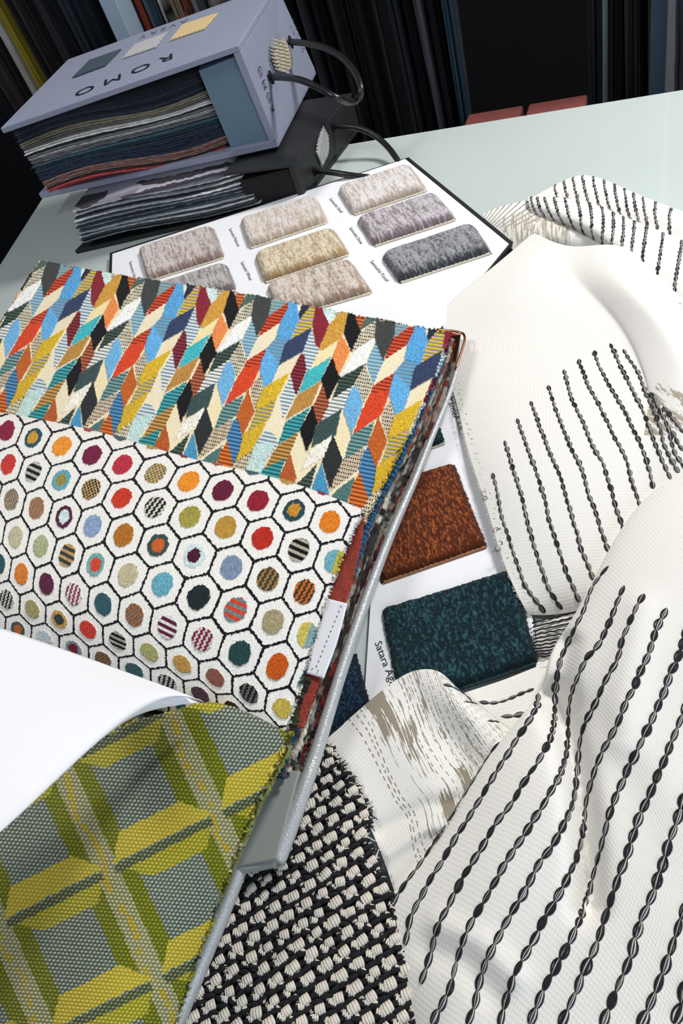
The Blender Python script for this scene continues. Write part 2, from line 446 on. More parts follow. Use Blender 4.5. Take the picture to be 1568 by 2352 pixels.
M_PINK = mat_plain('dusty red board', (140, 74, 68), 0.8, var=0.15)
for xa, ya, xb, yb, lab in ((1080, 262, 1196, 240, 'dusty red box low behind the table, left of the pair'), (1219, 234, 1344, 219, 'dusty red box low behind the table, right of the pair')):
    d = 1.42; sa, za = sx(xa, ya, d); sb, zb = sx(xb, yb, d); z = (za + zb) / 2; d = 1.17
    t = thing('storage_box', lab, 'box', tuple(wpt((sa + sb) / 2, d + 0.12, 0)), 'red boxes behind the table')
    b = MB(); b.prism([wpt(sa, d, 0), wpt(sb, d, 0), wpt(sb, d + .25, 0), wpt(sa, d + .25, 0)], [wpt(sa, d, z - .03), wpt(sb, d, z - .03), wpt(sb, d + .25, z - .03), wpt(sa, d + .25, z - .03)])
    b.build('body', M_PINK, t, bevel=0.004)
    b = MB(); k = .004; b.prism([wpt(sa - k, d - k, z - .03), wpt(sb + k, d - k, z - .03), wpt(sb + k, d + .25, z - .03), wpt(sa - k, d + .25, z - .03)], [wpt(sa - k, d - k, z), wpt(sb + k, d - k, z), wpt(sb + k, d + .25, z), wpt(sa - k, d + .25, z)])
    b.build('lid', M_PINK, t, bevel=0.004)

# ------------------------------------------------------------------ lettering
def text_mesh(name, s, origin, xdir, ydir, width=None, height=None, mat=None, parent=None, shear=0.0, spacing=1.0):
    """flat printed lettering; starts at origin, runs along xdir, letter tops point to ydir"""
    cu = bpy.data.curves.new(name, 'FONT'); cu.body = s; cu.size = 1; cu.space_character = spacing; cu.resolution_u = 3
    o = bpy.data.objects.new('tmp', cu); COL.objects.link(o)
    bpy.context.view_layer.update()
    me = bpy.data.meshes.new_from_object(o.evaluated_get(bpy.context.evaluated_depsgraph_get()))
    COL.objects.unlink(o); bpy.data.objects.remove(o)
    n = len(me.vertices); co = np.empty(n * 3); me.vertices.foreach_get('co', co); co = co.reshape(-1, 3)
    lo, hi = co.min(0), co.max(0)
    x = (co[:, 0] - lo[0]) / (hi[0] - lo[0]) * width
    y = (co[:, 1] - 0) / (0.73 if height else (hi[0] - lo[0]) / width) * (height or 1)
    xd = np.asarray(xdir, float); xd /= np.linalg.norm(xd); yd = np.asarray(ydir, float); yd /= np.linalg.norm(yd)
    w = np.asarray(origin) + x[:, None] * xd + y[:, None] * yd
    if parent is not None: w = w - wloc(parent)
    me.vertices.foreach_set('co', w.ravel()); me.update()
    me.materials.clear(); me.materials.append(mat)
    me.name = name
    return new_obj(name, me, parent)

def text_px(name, s, p0, p1, h, hgt, parent, mat=None):
    a, c = P(*p0, h), P(*p1, h); xd = c - a
    yd = np.cross((0, 0, 1), xd)
    return text_mesh(name, s, a, xd, yd, np.linalg.norm(xd), hgt, mat or M_INK, parent)

# ------------------------------------------------------------------ blue grey sample box
K = CH
hb, hl, ht = .14 * K, .205 * K, .431 * K
TR = P(547, 103, ht); TL = P(0, 295, ht); DL = np.array([.232, .470, 0]) * K
BRf = P(640, 338, hb); BLf = P(95, 457, hl); DB = np.array([.262, .478, 0]) * K
box = thing('fabric_sample_box', 'blue grey box of fabric samples lying on the black sample binder', 'sample box', tuple((BRf + BLf + DB) / 2 * np.array([1, 1, 0]) + np.array([0, 0, hb])))
up = np.array([0, 0, 1.0])
th = .016 * K
lidq = [TL, TR, TR + DL, TL + DL]
MB().prism([q - up * th for q in lidq], lidq).build('lid', M_BOARD_BLUE, box, bevel=0.0012)
botq = [BLf, BRf, BRf + DB, BLf + DB]
ex = (BRf - BLf) / np.linalg.norm(BRf - BLf)
MB().prism([q for q in botq], [q + up * th * 1.1 for q in botq]).build('bottom_board', M_BOARD_BLUE, box, bevel=0.0012)
# spine wall
exl = (TR - TL) / np.linalg.norm(TR - TL)
sp_in = .022 * K
spb = [BRf - ex * sp_in, BRf, BRf + DB, BRf + DB - ex * sp_in]
spt = [TR - exl * sp_in, TR, TR + DL, TR + DL - exl * sp_in]
MB().prism([q + up * th * 1.12 for q in spb], [q - up * th * 1.02 for q in spt]).build('spine', M_BOARD_BLUE, box, bevel=0.001)
# inner end block with its raised ledges
nf = np.cross(ex, up); nf /= np.linalg.norm(nf)         # towards the viewer
def on_front(px, py, inset):                             # point on the front plane, set back by inset
    n2 = nf[:2]; d = float((BRf[:2] * .5 + TR[:2] * .5) @ n2) - inset
    return PV(px, py, n2, d)
fa, fb, fc, fd = on_front(456, 163, .006), on_front(541, 130, .006), on_front(622, 324, .006), on_front(532, 344, .006)
back = np.array([*DB[:2], 0]) * 0.6 - ex * .03
b = MB(); b.add([fa, fb, fc, fd, fa + back, fb + back, fc + back, fd + back], [[0, 1, 2, 3], [4, 7, 6, 5], [0, 4, 5, 1], [1, 5, 6, 2], [2, 6, 7, 3], [3, 7, 4, 0]])
b.build('end_block', M_BOARD_IN, box)
for (x0, y0, x1, y1, r) in ((443, 148, 545, 115, 5), (530, 348, 628, 328, 5)):
    A, B = on_front(x0, y0, .001), on_front(x1, y1, .001)
    MB().box(A - up * .002, B - A, -nf * .02, up * .005).build('ledge', M_BOARD_BLUE, box, bevel=0.0006)

# leaves of fabric: one strip per leaf
def leaf_stack(parent, n, Lt, Lb, Rt, Rb, inward, colors, amp, seed, thick=0.72, jit=0.0015, depth=0.16):
    rg = np.random.default_rng(seed)
    nu = 90
    Lt, Lb, Rt, Rb = map(np.asarray, (Lt, Lb, Rt, Rb))
    pitch = np.linalg.norm(Lt[2] - Lb[2]) / n
    for k in range(n):
        f = (k + 0.5) / n
        a = Lt * (1 - f) + Lb * f; c = Rt * (1 - f) + Rb * f
        u = np.linspace(0, 1, nu)
        line = a[None] * (1 - u[:, None]) + c[None] * u[:, None]
        pk = ((Lt - Lb)[2] * (1 - u) + (Rt - Rb)[2] * u) / n
        line[:, 2] += amp * np.sin(2 * np.pi * u) * (0.6 + 0.4 * math.sin(f * 9)) + pk * .25 * (noise2(u * 7 + k, u * 0 + k, seed) - .5)
        j = rg.normal(0, jit); ej = rg.normal(0, .004)
        line[:, :2] += inward[None, :2] * (j + .0025 * (noise2(u * 40, u * 0 + k * 3.3, seed + 1) - .5)[:, None])
        line[:, :2] -= (u[:, None] * ej * ex[None, :2])
        tk = pk * thick
        col = lin(colors[k % len(colors)])
        rows = []
        ins = inward / np.linalg.norm(inward)
        prof = [(depth, 1.0), (.004, 1.0), (.0008, .85), (0.0, .5), (.0008, .15), (.004, 0.0), (depth, 0.0)]
        for (ii, tt) in prof:
            rows.append(line + ins[None] * ii + up[None] * (tk * (tt - .5))[:, None])
        V = np.array(rows)
        cc = np.broadcast_to(col, V.shape).copy()
        cc *= (0.9 + 1.0 * noise2(u[None] * 130 + np.zeros((7, 1)), np.arange(7)[:, None] * 1.7 + k + np.zeros((1, nu)), seed + 2))[..., None]
        mesh('fabric_leaf', V.reshape(-1, 3), gridfaces(7, nu), M_EDGE, parent, cc)
dk, bg_, gy, lg, wt, tl, nv_, br_, rd = (44, 48, 58), (150, 142, 120), (104, 104, 106), (158, 156, 158), (205, 203, 196), (52, 74, 84), (40, 52, 74), (138, 106, 98), (158, 62, 62)
cols1 = [(34, 36, 44), dk, dk, (58, 62, 72), dk, dk, (62, 66, 76), dk, bg_, bg_, (120, 112, 98), gy, wt, wt, dk, gy, lg, lg, gy, (126, 124, 122), tl, tl, tl, dk, (58, 84, 92), nv_, nv_, dk, nv_, br_, br_, (128, 96, 86), br_, (60, 45, 45), rd, rd]
inw = DB / np.linalg.norm(DB)
leaf_stack(box, len(cols1), P(24, 300, ht - .012), P(112, 446, hl + .010), P(458, 165, ht - .02) - ex * 0.0, P(531, 343, hb + .011), inw, cols1, .0055, 31)

# marks on the lid
lz = ht + .0006
def patch_on_lid(name, pts, rgb, ridges, zig):
    q = [P(x, y, lz) for x, y in pts]
    out = []
    for i in range(4):
        a, c = q[i], q[(i + 1) % 4]; n = zig
        for k in range(n):
            out.append(a + (c - a) * k / n)
            if True: out.append(a + (c - a) * (k + .5) / n + (sum(q) / 4 - a) * .03)
    b = MB(); b.prism(out, [p + up * .0016 for p in out])
    o = b.build(name, mat_plain('lid swatch weave', rgb, .8, var=.45, scale=420, bump=1.0, bscale=420), box)
    return o
patch_on_lid('swatch_patch', [(167, 180), (206, 140), (279, 114), (242, 152)], (58, 74, 84), 0, 5)['label'] = 'dark slate diamond swatch'
patch_on_lid('swatch_patch', [(282, 136), (310, 104), (385, 76), (358, 110)], (176, 172, 172), 0, 9)['label'] = 'silver woven diamond swatch'
patch_on_lid('swatch_patch', [(390, 95), (420, 58), (502, 31), (470, 68)], (206, 180, 132), 0, 9)['label'] = 'golden cream diamond swatch'
a, c = P(395, 122, lz + .0002), P(174, 210, lz + .0002)
yd = P(300, 190, lz) - P(290, 160, lz)
text_mesh('lettering', 'R O M O', a, c - a, np.cross(up, c - a), np.linalg.norm(c - a), .026, mat_plain('black print', (22, 22, 28), .5), box)
M_FAINT = mat_plain('pale grey print', (104, 110, 128), .5)
a, c = P(432, 42, lz + .0002), P(322, 82, lz + .0002)
text_mesh('lettering', 'A V E R Y', a, c - a, np.cross(up, c - a), np.linalg.norm(c - a), .016, M_FAINT, box)

# marks and handle on the spine; the spine plane goes through BRf, BRf + DB, TR
sn = np.cross(DB, TR - BRf); sn /= np.linalg.norm(sn)
if sn[0] < 0: sn = -sn
def on_spine(px, py, off=0.0008):
    r = rays(px, py); t = ((BRf - CAM) @ sn + off) / (r @ sn); return CAM + r * t
a, c = on_spine(631, 252), on_spine(598, 150)
text_mesh('lettering', 'R O M O', a, c - a, np.cross(sn, c - a), np.linalg.norm(c - a), .012, M_INK, box)
a, c = on_spine(700, 113), on_spine(673, 38)
text_mesh('lettering', 'A V E R Y', a, c - a, np.cross(sn, c - a), np.linalg.norm(c - a), .008, M_INK, box)
pts = [(648, 84), (657, 98), (664, 116), (669, 134), (670, 152), (660, 168), (640, 166), (634, 150), (630, 138), (624, 126), (630, 112), (640, 98)]
q = [on_spine(x, y) for x, y in pts]; cen = sum(q) / len(q)
zz = []
for i in range(len(q)):
    A, B = q[i], q[(i + 1) % len(q)]
    for k in range(3): zz += [A + (B - A) * k / 3, A + (B - A) * (k + .5) / 3 + (cen - A) * .10]
b = MB(); b.prism(zz, [p + sn * .002 for p in zz])
o = b.build('emblem_swatch', mat_plain('champagne weave', (170, 160, 138), .7, var=.35, scale=300, bump=1, bscale=500), box); o['label'] = 'champagne woven leaf shaped swatch'
# short raised yarns on the emblem
b = MB()
for k in range(9):
    yy = 92 + k * 8.5; xc = 640 + (yy - 92) * .12; w = 15 + 6 * math.sin(k / 8 * math.pi)
    b.tube([on_spine(xc - w + j * w / 3, yy + j * 1.6 - 3 + 2 * (j % 2), .003) for j in range(7)], .0011, 6)
b.build('emblem_yarn', mat_plain('champagne yarn', (196, 188, 168), .6), box)
def cord(parent, ctrl, r, name='cord_handle'):
    g = spline1(np.array([c if len(c) == 3 else c for c in ctrl], float), 60)
    pts = P(g[:, 0], g[:, 1], g[:, 2]); b = MB(); b.tube(pts, r, 12)
    return b.build(name, M_CORD, parent, smooth=True)
hA = on_spine(667, 97)[2] - TZ; hB = on_spine(622, 178)[2] - TZ
cord(box, [(664, 96, hA), (690, 98, hA + .002), (735, 106, hA), (785, 132, hA - .01), (818, 172, hA - .022), (829, 212, hA - .034), (812, 234, hA - .042), (780, 228, hB - .016), (735, 204, hB - .004), (690, 184, hB + .004), (650, 178, hB + .002), (620, 177, hB)], .0042)
for (x, y) in ((667, 97), (622, 178)):
    cpt = on_spine(x, y); tv = np.cross(sn, up); tv /= np.linalg.norm(tv)
    ring = [cpt + (tv * math.cos(t) * .006 + np.cross(tv, sn) * math.sin(t) * .009) for t in np.linspace(0, 2 * math.pi, 17)[:-1]]
    b = MB(); b.prism(ring, [p + sn * .0012 for p in ring]); b.build('eyelet', M_BLACK2, box)

# ------------------------------------------------------------------ black sample binder
h2 = .125 * K
C0 = P(703, 462, 0); L0 = P(176, 584, 0); Bk = P(797, 338, 0)
d2 = (Bk - C0); d2 = d2 / np.linalg.norm(d2) * .205
binder = thing('fabric_sample_binder', 'black binder of grey fabric samples underneath the blue grey box', 'sample binder', tuple((C0 + L0 + d2) / 2))
zb = .006
MB().prism([L0, C0, C0 + d2, L0 + d2], [q + up * zb for q in (L0, C0, C0 + d2, L0 + d2)]).build('bottom_board', M_BLACK, binder, bevel=.001)
ex2 = (C0 - L0) / np.linalg.norm(C0 - L0)
T1 = C0 + up * (h2 - .003); w2 = .022 * K
e2 = [C0 - ex2 * w2, C0, C0 + d2, C0 + d2 - ex2 * w2]
MB().prism([q + up * (zb + .0002) for q in e2], [q + up * (h2 - .0055) for q in e2]).build('spine', M_BLACK, binder, bevel=.003)
# the lid tips up towards the open end
lid2 = [T1 - ex2 * .10 + up * .010, T1, T1 + d2, T1 - ex2 * .10 + d2 + up * .010]
MB().prism([q - up * .0045 for q in lid2], lid2).build('lid', M_BLACK, binder, bevel=.001)
pb = [P(590, 475, .008), P(700, 452, .004)]
q0 = C0 - ex2 * .085; n2 = np.cross(ex2, up)
bb = [q0 + d2 * .03, C0 - ex2 * .011 + d2 * .03, C0 - ex2 * .011 + d2 * .9, q0 + d2 * .9]
MB().prism([q + up * (zb + .0003) for q in bb], [q + up * (h2 - .010) for q in bb]).build('end_block', M_BLACK2, binder, bevel=.001)
sn2 = np.cross(d2, up); sn2 /= np.linalg.norm(sn2)
if sn2[0] < 0: sn2 = -sn2
def on_spine2(px, py, off=.0012):
    r = rays(px, py); t = ((C0 - CAM) @ sn2 + off) / (r @ sn2); return CAM + r * t
pts = [(741, 290), (752, 310), (754, 335), (752, 356), (744, 372), (738, 384), (731, 366), (724, 350), (727, 325), (733, 306)]
q = [on_spine2(x, y) for x, y in pts]; cen = sum(q) / len(q); zz = []
for i in range(len(q)):
    A, B = q[i], q[(i + 1) % len(q)]
    for k in range(3): zz += [A + (B - A) * k / 3, A + (B - A) * (k + .5) / 3 + (cen - A) * .13]
b = MB(); b.prism(zz, [p + sn2 * .002 for p in zz])
b.build('emblem_swatch', mat_plain('silver weave', (176, 176, 172), .6, var=.5, scale=260, bump=1, bscale=400), binder)['label'] = 'silver grey woven leaf shaped swatch'
hA2 = on_spine2(765, 292)[2] - TZ; hB2 = on_spine2(722, 393)[2] - TZ
cord(binder, [(760, 291, hA2), (785, 290, hA2), (820, 294, hA2 - .004), (855, 308, hA2 * .7), (885, 332, hA2 * .45), (906, 358, .012), (918, 384, .0045), (900, 402, .0044), (860, 408, .0048), (800, 402, hB2 * .7), (760, 396, hB2 * .9), (722, 392, hB2)], .0040)
for (x, y) in ((765, 292), (722, 393)):
    cpt = on_spine2(x, y, .0005); tv = np.cross(sn2, up)
    ring = [cpt + (tv * math.cos(t) * .005 + up * math.sin(t) * .007) for t in np.linspace(0, 2 * math.pi, 17)[:-1]]
    b = MB(); b.prism(ring, [p + sn2 * .0012 for p in ring]); b.build('eyelet', M_BLACK2, binder)
cols2 = [(206, 206, 208), (58, 60, 62), (170, 172, 172), (46, 52, 56), (188, 190, 190), (62, 70, 74), (150, 156, 158), (40, 46, 50), (176, 180, 182), (70, 78, 84), (130, 138, 142), (38, 42, 46), (168, 172, 174), (60, 66, 70), (42, 46, 48), (140, 144, 146)]
leaf_stack(binder, len(cols2), P(166, 486, .066), P(190, 562, .012), P(548, 398, .046), P(594, 472, .012), d2 / np.linalg.norm(d2), cols2, .003, 77, thick=.8, jit=.002, depth=.14)
# top leaf: white with charcoal brush marks, and the clear leaf over it
qv = [[P(166, 484, .068), P(300, 452, .066), P(430, 420, .060), P(548, 385, .050)]]
nu_, nvv = 220, 70
fr = spline1(np.array(qv[0]), nu_)
V = np.array([fr + d2 / np.linalg.norm(d2) * t + up * (.0012 + t * .12) for t in np.linspace(0, .06, nvv)])
px_, py_ = project(V)
c = np.broadcast_to(lin((206, 202, 210)), V.shape).copy()
def inside(px, py, poly):
    r = np.zeros(px.shape, bool); n = len(poly); j = n - 1
    for i in range(n):
        xi, yi = poly[i]; xj, yj = poly[j]
        cnd = ((yi > py) != (yj > py)) & (px < (xj - xi) * (py - yi) / (yj - yi + 1e-9) + xi)
        r ^= cnd; j = i
    return r
for pl_ in ([(170, 475), (185, 452), (250, 435), (240, 452), (215, 470), (185, 478)], [(272, 452), (330, 438), (430, 412), (520, 392), (525, 400), (430, 424), (330, 447), (285, 456)], [(310, 418), (420, 398), (520, 372), (540, 376), (430, 408), (330, 428)]):
    c[inside(px_ + 4 * (noise2(px_ / 9, py_ / 9, 4) - .5), py_ + 4 * (noise2(px_ / 7, py_ / 7, 5) - .5), pl_)] = lin((74, 68, 74))
o = sheet('printed_leaf', V, M_KNIT, binder, .002, c); o['label'] = 'white leaf with charcoal brush marks'
q = [P(131, 491, .070), P(300, 452, .0685), P(300, 452, .0685) + d2 * .22, P(162, 444, .069)]
MB().prism(q, [p + up * .0006 for p in q]).build('clear_leaf', M_PLAST, binder)

# ------------------------------------------------------------------ sample cards
def ctop(pts, h, name, parent, mat, t=.003, bevel=.0006):
    q = [P(x, y, h) for x, y in pts]
    return MB().prism([p - up * t for p in q][::-1] if False else [p - up * t for p in q], q).build(name, mat, parent, bevel=bevel)

def swatch(parent, quad, h_top, h_base, c_top, c_base, mat, label, seed, soft=.16, round_=.5, pile=.0009, edge=(214, 204, 184), ncol=44, nrow=5, bias=.64, fu=84, fv=24, gain=1.2):
    """a padded velvet sample: TL, TR, BR, BL in the photograph at pile height"""
    n, m = 150, 110
    q = [P(x, y, h_top) for x, y in quad]
    u = np.linspace(0, 1, n)[None, :]; v = np.linspace(0, 1, m)[:, None]
    base = (q[0] * 0)[None, None] + (1 - v)[..., None] * ((1 - u)[..., None] * q[0] + u[..., None] * q[1]) + v[..., None] * ((1 - u)[..., None] * q[3] + u[..., None] * q[2])
    su = np.linalg.norm(q[1] - q[0]); sv = np.linalg.norm(q[3] - q[0])
    eu = np.minimum(u, 1 - u) * su; ev = np.minimum(v, 1 - v) * sv
    k = (h_top - h_base)
    r = k * 1.1
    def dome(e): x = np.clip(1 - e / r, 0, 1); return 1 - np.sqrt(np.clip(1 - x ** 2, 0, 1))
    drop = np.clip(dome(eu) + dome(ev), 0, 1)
    V = base.copy()
    V[..., 2] -= drop * k
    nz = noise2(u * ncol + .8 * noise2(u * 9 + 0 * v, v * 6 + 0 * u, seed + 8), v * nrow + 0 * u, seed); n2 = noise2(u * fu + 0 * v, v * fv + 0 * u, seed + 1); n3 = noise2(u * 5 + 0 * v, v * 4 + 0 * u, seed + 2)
    V[..., 2] += pile * ((nz - .5) + .8 * (n2 - .5)) + .001 * (n3 - .5)
    ed = (1 - np.clip(np.minimum(eu, ev) / .003, 0, 1))
    V[..., 0] += ed * .0016 * (noise2(u * 60 + 0 * v, v * 60 + 0 * u, seed + 5) - .5); V[..., 1] += ed * .0016 * (noise2(u * 60 + 0 * v, v * 60 + 0 * u, seed + 6) - .5)
    t = np.clip((nz - .5) * gain + (n2 - .5) * gain + bias - .75 * np.clip(drop * 2.2, 0, 1), 0, 1)[..., None]  # sides fall to the pile's base colour, painting in their weaker sheen
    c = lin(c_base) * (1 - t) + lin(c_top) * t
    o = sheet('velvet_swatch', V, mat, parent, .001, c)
    o['label'] = label
    # the sheared backing that shows as a pale line along the near edge
    a, d_ = q[3] - up * k * .92, q[2] - up * k * .92
    pts = a[None] + (d_ - a)[None] * np.linspace(0.02, .98, 60)[:, None]
    pts[:, 2] += .0004 * np.sin(np.arange(60) * 2.1)
    b = MB(); b.tube(pts, .0015, 6); e = b.build('backing', mat_plain('backing %s' % label, edge, .9, var=.3, scale=900), o, smooth=True)
    return o

card = thing('sample_card', 'white sample card with a black edge carrying padded beige and grey velvet swatches', 'sample card', tuple(P(700, 560, .006)))
hc = .010
cq = [(252, 581), (938, 361), (1178, 556), (980, 800), (420, 830), (249, 660)]
q = [P(x, y, hc - .001) for x, y in cq]
MB().prism([p - up * .003 for p in q], q).build('black_backing', M_BLACK2, card)
cq2 = [(258, 583), (930, 365), (1168, 560), (975, 797), (424, 826), (256, 658)]
q = [P(x, y, hc) for x, y in cq2]
MB().prism([p - up * .0008 for p in q], q).build('card_face', M_CARD, card)
hs = .021
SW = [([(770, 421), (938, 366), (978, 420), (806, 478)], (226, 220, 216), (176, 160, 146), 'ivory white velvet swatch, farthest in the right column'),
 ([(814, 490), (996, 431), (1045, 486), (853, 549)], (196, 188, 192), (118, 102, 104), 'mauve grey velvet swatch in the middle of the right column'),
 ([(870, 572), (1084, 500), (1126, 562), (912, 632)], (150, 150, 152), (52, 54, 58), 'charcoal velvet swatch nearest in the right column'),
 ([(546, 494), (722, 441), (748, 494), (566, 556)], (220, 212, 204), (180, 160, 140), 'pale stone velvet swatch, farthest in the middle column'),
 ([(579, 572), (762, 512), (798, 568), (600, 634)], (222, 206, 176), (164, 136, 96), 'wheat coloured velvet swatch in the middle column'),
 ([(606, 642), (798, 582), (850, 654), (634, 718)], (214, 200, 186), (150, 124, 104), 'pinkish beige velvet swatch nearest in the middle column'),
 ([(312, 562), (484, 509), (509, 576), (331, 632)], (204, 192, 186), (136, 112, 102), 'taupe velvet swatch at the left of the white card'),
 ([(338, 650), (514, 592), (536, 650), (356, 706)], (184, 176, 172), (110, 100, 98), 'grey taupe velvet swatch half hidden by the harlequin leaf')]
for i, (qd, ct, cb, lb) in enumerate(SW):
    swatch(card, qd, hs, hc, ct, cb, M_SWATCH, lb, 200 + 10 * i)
for s, p0, p1 in (('Santushti Shell', (755, 457), (781, 489)), ('Santushti Dove', (801, 524), (827, 561)), ('Santushti Fossil', (849, 601), (886, 647)),
                  ('Santushti Platinum', (525, 526), (545, 567)), ('Santushti Wheat', (552, 603), (573, 645)), ('Santushti Nutria', (296, 602), (309, 650))):
    text_px('printed_name', s, p0, p1, hc + .0003, .0046, card)

card2 = thing('sample_card', 'white sample card with rust and dark teal velvet swatches, right of the open pattern book', 'sample card', tuple(P(1000, 1400, 0)))
q = [P(x, y, .0035) for x, y in [(880, 930), (1130, 860), (1236, 1500), (830, 1690)]]
MB().prism([p - up * .0033 for p in q], q).build('card_face', M_CARD, card2, bevel=.0004)
h2c, h2s = .0035, .0095
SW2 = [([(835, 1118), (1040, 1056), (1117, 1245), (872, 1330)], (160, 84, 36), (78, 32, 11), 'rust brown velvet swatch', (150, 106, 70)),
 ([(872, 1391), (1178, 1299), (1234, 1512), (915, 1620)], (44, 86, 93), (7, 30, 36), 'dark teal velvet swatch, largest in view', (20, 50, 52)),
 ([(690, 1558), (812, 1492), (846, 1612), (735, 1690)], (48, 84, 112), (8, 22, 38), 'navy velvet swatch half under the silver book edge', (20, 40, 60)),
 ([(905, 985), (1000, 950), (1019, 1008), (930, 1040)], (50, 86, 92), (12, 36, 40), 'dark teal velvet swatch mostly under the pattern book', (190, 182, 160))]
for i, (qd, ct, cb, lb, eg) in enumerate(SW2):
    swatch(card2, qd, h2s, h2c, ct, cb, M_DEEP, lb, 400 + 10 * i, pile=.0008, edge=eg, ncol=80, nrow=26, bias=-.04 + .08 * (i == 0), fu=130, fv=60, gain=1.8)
text_px('printed_name', 'Satara Agate', (860, 1477), (905, 1596), h2c + .0003, .0055, card2)
text_px('printed_name', 'ru Lamer', (1021, 897), (1041, 963), h2c + .0003, .0048, card2)

# ------------------------------------------------------------------ the open pattern book
book = thing('pattern_book', 'open silver grey pattern book with harlequin and honeycomb fabric leaves', 'pattern book', tuple(P(500, 1300, .0105)))
hb0 = .0105
q = [P(x, y, hb0 + .004) for x, y in [(60, 800), (1052, 776), (995, 990), (915, 1172), (800, 1490), (712, 1762), (630, 1985), (540, 2005), (430, 2290), (250, 2500), (-300, 2100), (-300, 1200)]]
MB().prism([p - up * .004 for p in q], q).build('back_cover', M_SILVER2, book)
lip = np.array([(1058, 782, .025), (1040, 880, .023), (990, 1008, .020), (950, 1108, .018), (884, 1262, .0175), (804, 1482, .018), (750, 1652, .019), (722, 1742, .019), (706, 1790, .020), (672, 1886, .020), (636, 1980, .020)])
g = spline1(lip, 90); rr = np.interp(np.linspace(0, 1, 90), [0, .2, .5, 1], [.0016, .0026, .0042, .0050])
MB().tube(P(g[:, 0], g[:, 1], g[:, 2]), rr, 12).build('cover_edge', M_SILVER, book, smooth=True)
lip2 = spline1(np.array([(546, 1998, .020), (530, 2040, .019), (500, 2115, .018), (462, 2205, .017), (428, 2286, .016), (400, 2350, .016), (380, 2400, .016)]), 40)
MB().tube(P(lip2[:, 0], lip2[:, 1], lip2[:, 2]), .0055, 12).build('cover_edge', M_SILVER, book, smooth=True)
# hinge block
hk = .026
fq = [P(x, y, hk) for x, y in [(618, 1772), (688, 1768), (634, 1972), (530, 1992)]]
MB().prism([p - up * (hk - .0146) for p in fq], fq).build('hinge_block', M_SILVER2, book, bevel=.0008)
g = spline1(np.array([(622, 1778, .026), (596, 1830, .027), (560, 1915, .027), (528, 1990, .025)]), 30)
MB().tube(P(g[:, 0], g[:, 1], g[:, 2]), .0040, 10).build('hinge_rim', M_SILVER, book, smooth=True)
g = spline1(np.array([(530, 1996, .022), (580, 1990, .021), (634, 1978, .020)]), 20)
MB().tube(P(g[:, 0], g[:, 1], g[:, 2]), .0034, 10).build('hinge_rim', M_SILVER2, book, smooth=True)
g = spline1(np.array([(1004, 757, .029), (1035, 760, .029), (1060, 765, .028), (1067, 776, .0275), (1062, 800, .027), (1046, 848, .026)]), 40)
MB().tube(P(g[:, 0], g[:, 1], g[:, 2]), .0012, 8).build('corner_guard', M_COPPER, book, smooth=True)
cq_ = [P(x, y, .0275) for x, y in [(1008, 760), (1058, 768), (1046, 832), (1030, 830)]]
MB().prism([p - up * .0006 for p in cq_], cq_).build('corner_guard', M_COPPER, book)

E0 = np.array([(1034, 774), (1003, 852), (960, 950), (915, 1045), (868, 1130), (842, 1195), (803, 1310), (762, 1430), (718, 1560), (684, 1660), (655, 1730), (632, 1790)], float)
E1 = np.array([(1046, 790), (1034, 868), (992, 985), (950, 1085), (908, 1180), (880, 1245), (838, 1355), (800, 1460), (756, 1590), (724, 1690), (702, 1745), (690, 1775)], float)
def under_leaf(t, h, rgb, rgb2, thick, ridge, seed, i0=0, i1=None, dens=1.0, name='fabric_leaf', label=None):
    e = (E0 * (1 - t) + E1 * t)[i0:i1]
    g = spline1(np.column_stack([e, np.full(len(e), h)]), 420)
    A = P(g[:, 0], g[:, 1], g[:, 2])
    tg = np.gradient(A, axis=0); tg /= np.linalg.norm(tg, axis=1, keepdims=True)
    inn = np.cross(np.array([0, 0, 1.0]), tg); s = np.sign((inn @ (P(300, 1200, h) - A.mean(0))).mean()); inn *= s
    k = np.arange(420)
    A = A + inn * (.0016 * (noise2(k * .35, k * 0 + seed, seed) - .5) + .004 * (noise2(k * .03, k * 0 + seed, seed + 1) - .5))[:, None]
    A[:, 2] += .0010 * (noise2(k * .2, k * 0 + seed, seed + 9) - .5)
    rows = []
    for ii, tt in [(.11, 1), (.006, 1), (.0022, 1.06), (.0006, .8), (0, .45), (.0008, .1), (.004, 0), (.11, 0)]:
        rows.append(A + inn * ii + up[None] * thick * (tt - .5))
    V = np.array(rows)
    sel = (np.sin(k * ridge) > 0) if ridge else (noise2(k * .22 * dens, k * 0 + seed, seed + 3) > .62)
    mixf = np.clip((noise2(k * .16 * dens, k * 0 + seed, seed + 3) - .35) * 3.2, 0, 1)[:, None] if not ridge else (~sel)[:, None] * .8
    c = lin(rgb)[None] * (1 - mixf) + lin(rgb2)[None] * mixf
    c = np.broadcast_to(c, V.shape).copy() * (0.6 + .8 * noise2(k[None] * .9 + np.zeros((8, 1)), np.arange(8)[:, None] * 1.3 + np.zeros((1, 420)), seed + 4))[..., None]
    if ridge:
        V[1:6, :, 2] += (.0007 * np.sin(k * ridge))[None]
    o = mesh(name, V.reshape(-1, 3), gridfaces(8, 420), M_EDGE, book, c)
    if label: o['label'] = label
    return o
under_leaf(.06, .0375, (40, 38, 40), (22, 22, 24), .0035, 0, 501, 3)
under_leaf(.24, .0335, (40, 96, 134), (18, 48, 72), .0042, 1.5, 502, label='blue leaf with overcast stitched edge')
under_leaf(.40, .0300, (150, 140, 124), (120, 70, 56), .0036, 0, 503)
under_leaf(.52, .0265, (196, 190, 172), (40, 38, 38), .0042, 0, 504, dens=.6, label='cream and black boucle leaf')
under_leaf(.66, .0230, (140, 134, 122), (54, 50, 48), .0034, 0, 505)
under_leaf(.78, .0200, (40, 38, 38), (110, 104, 94), .0032, 0, 506)
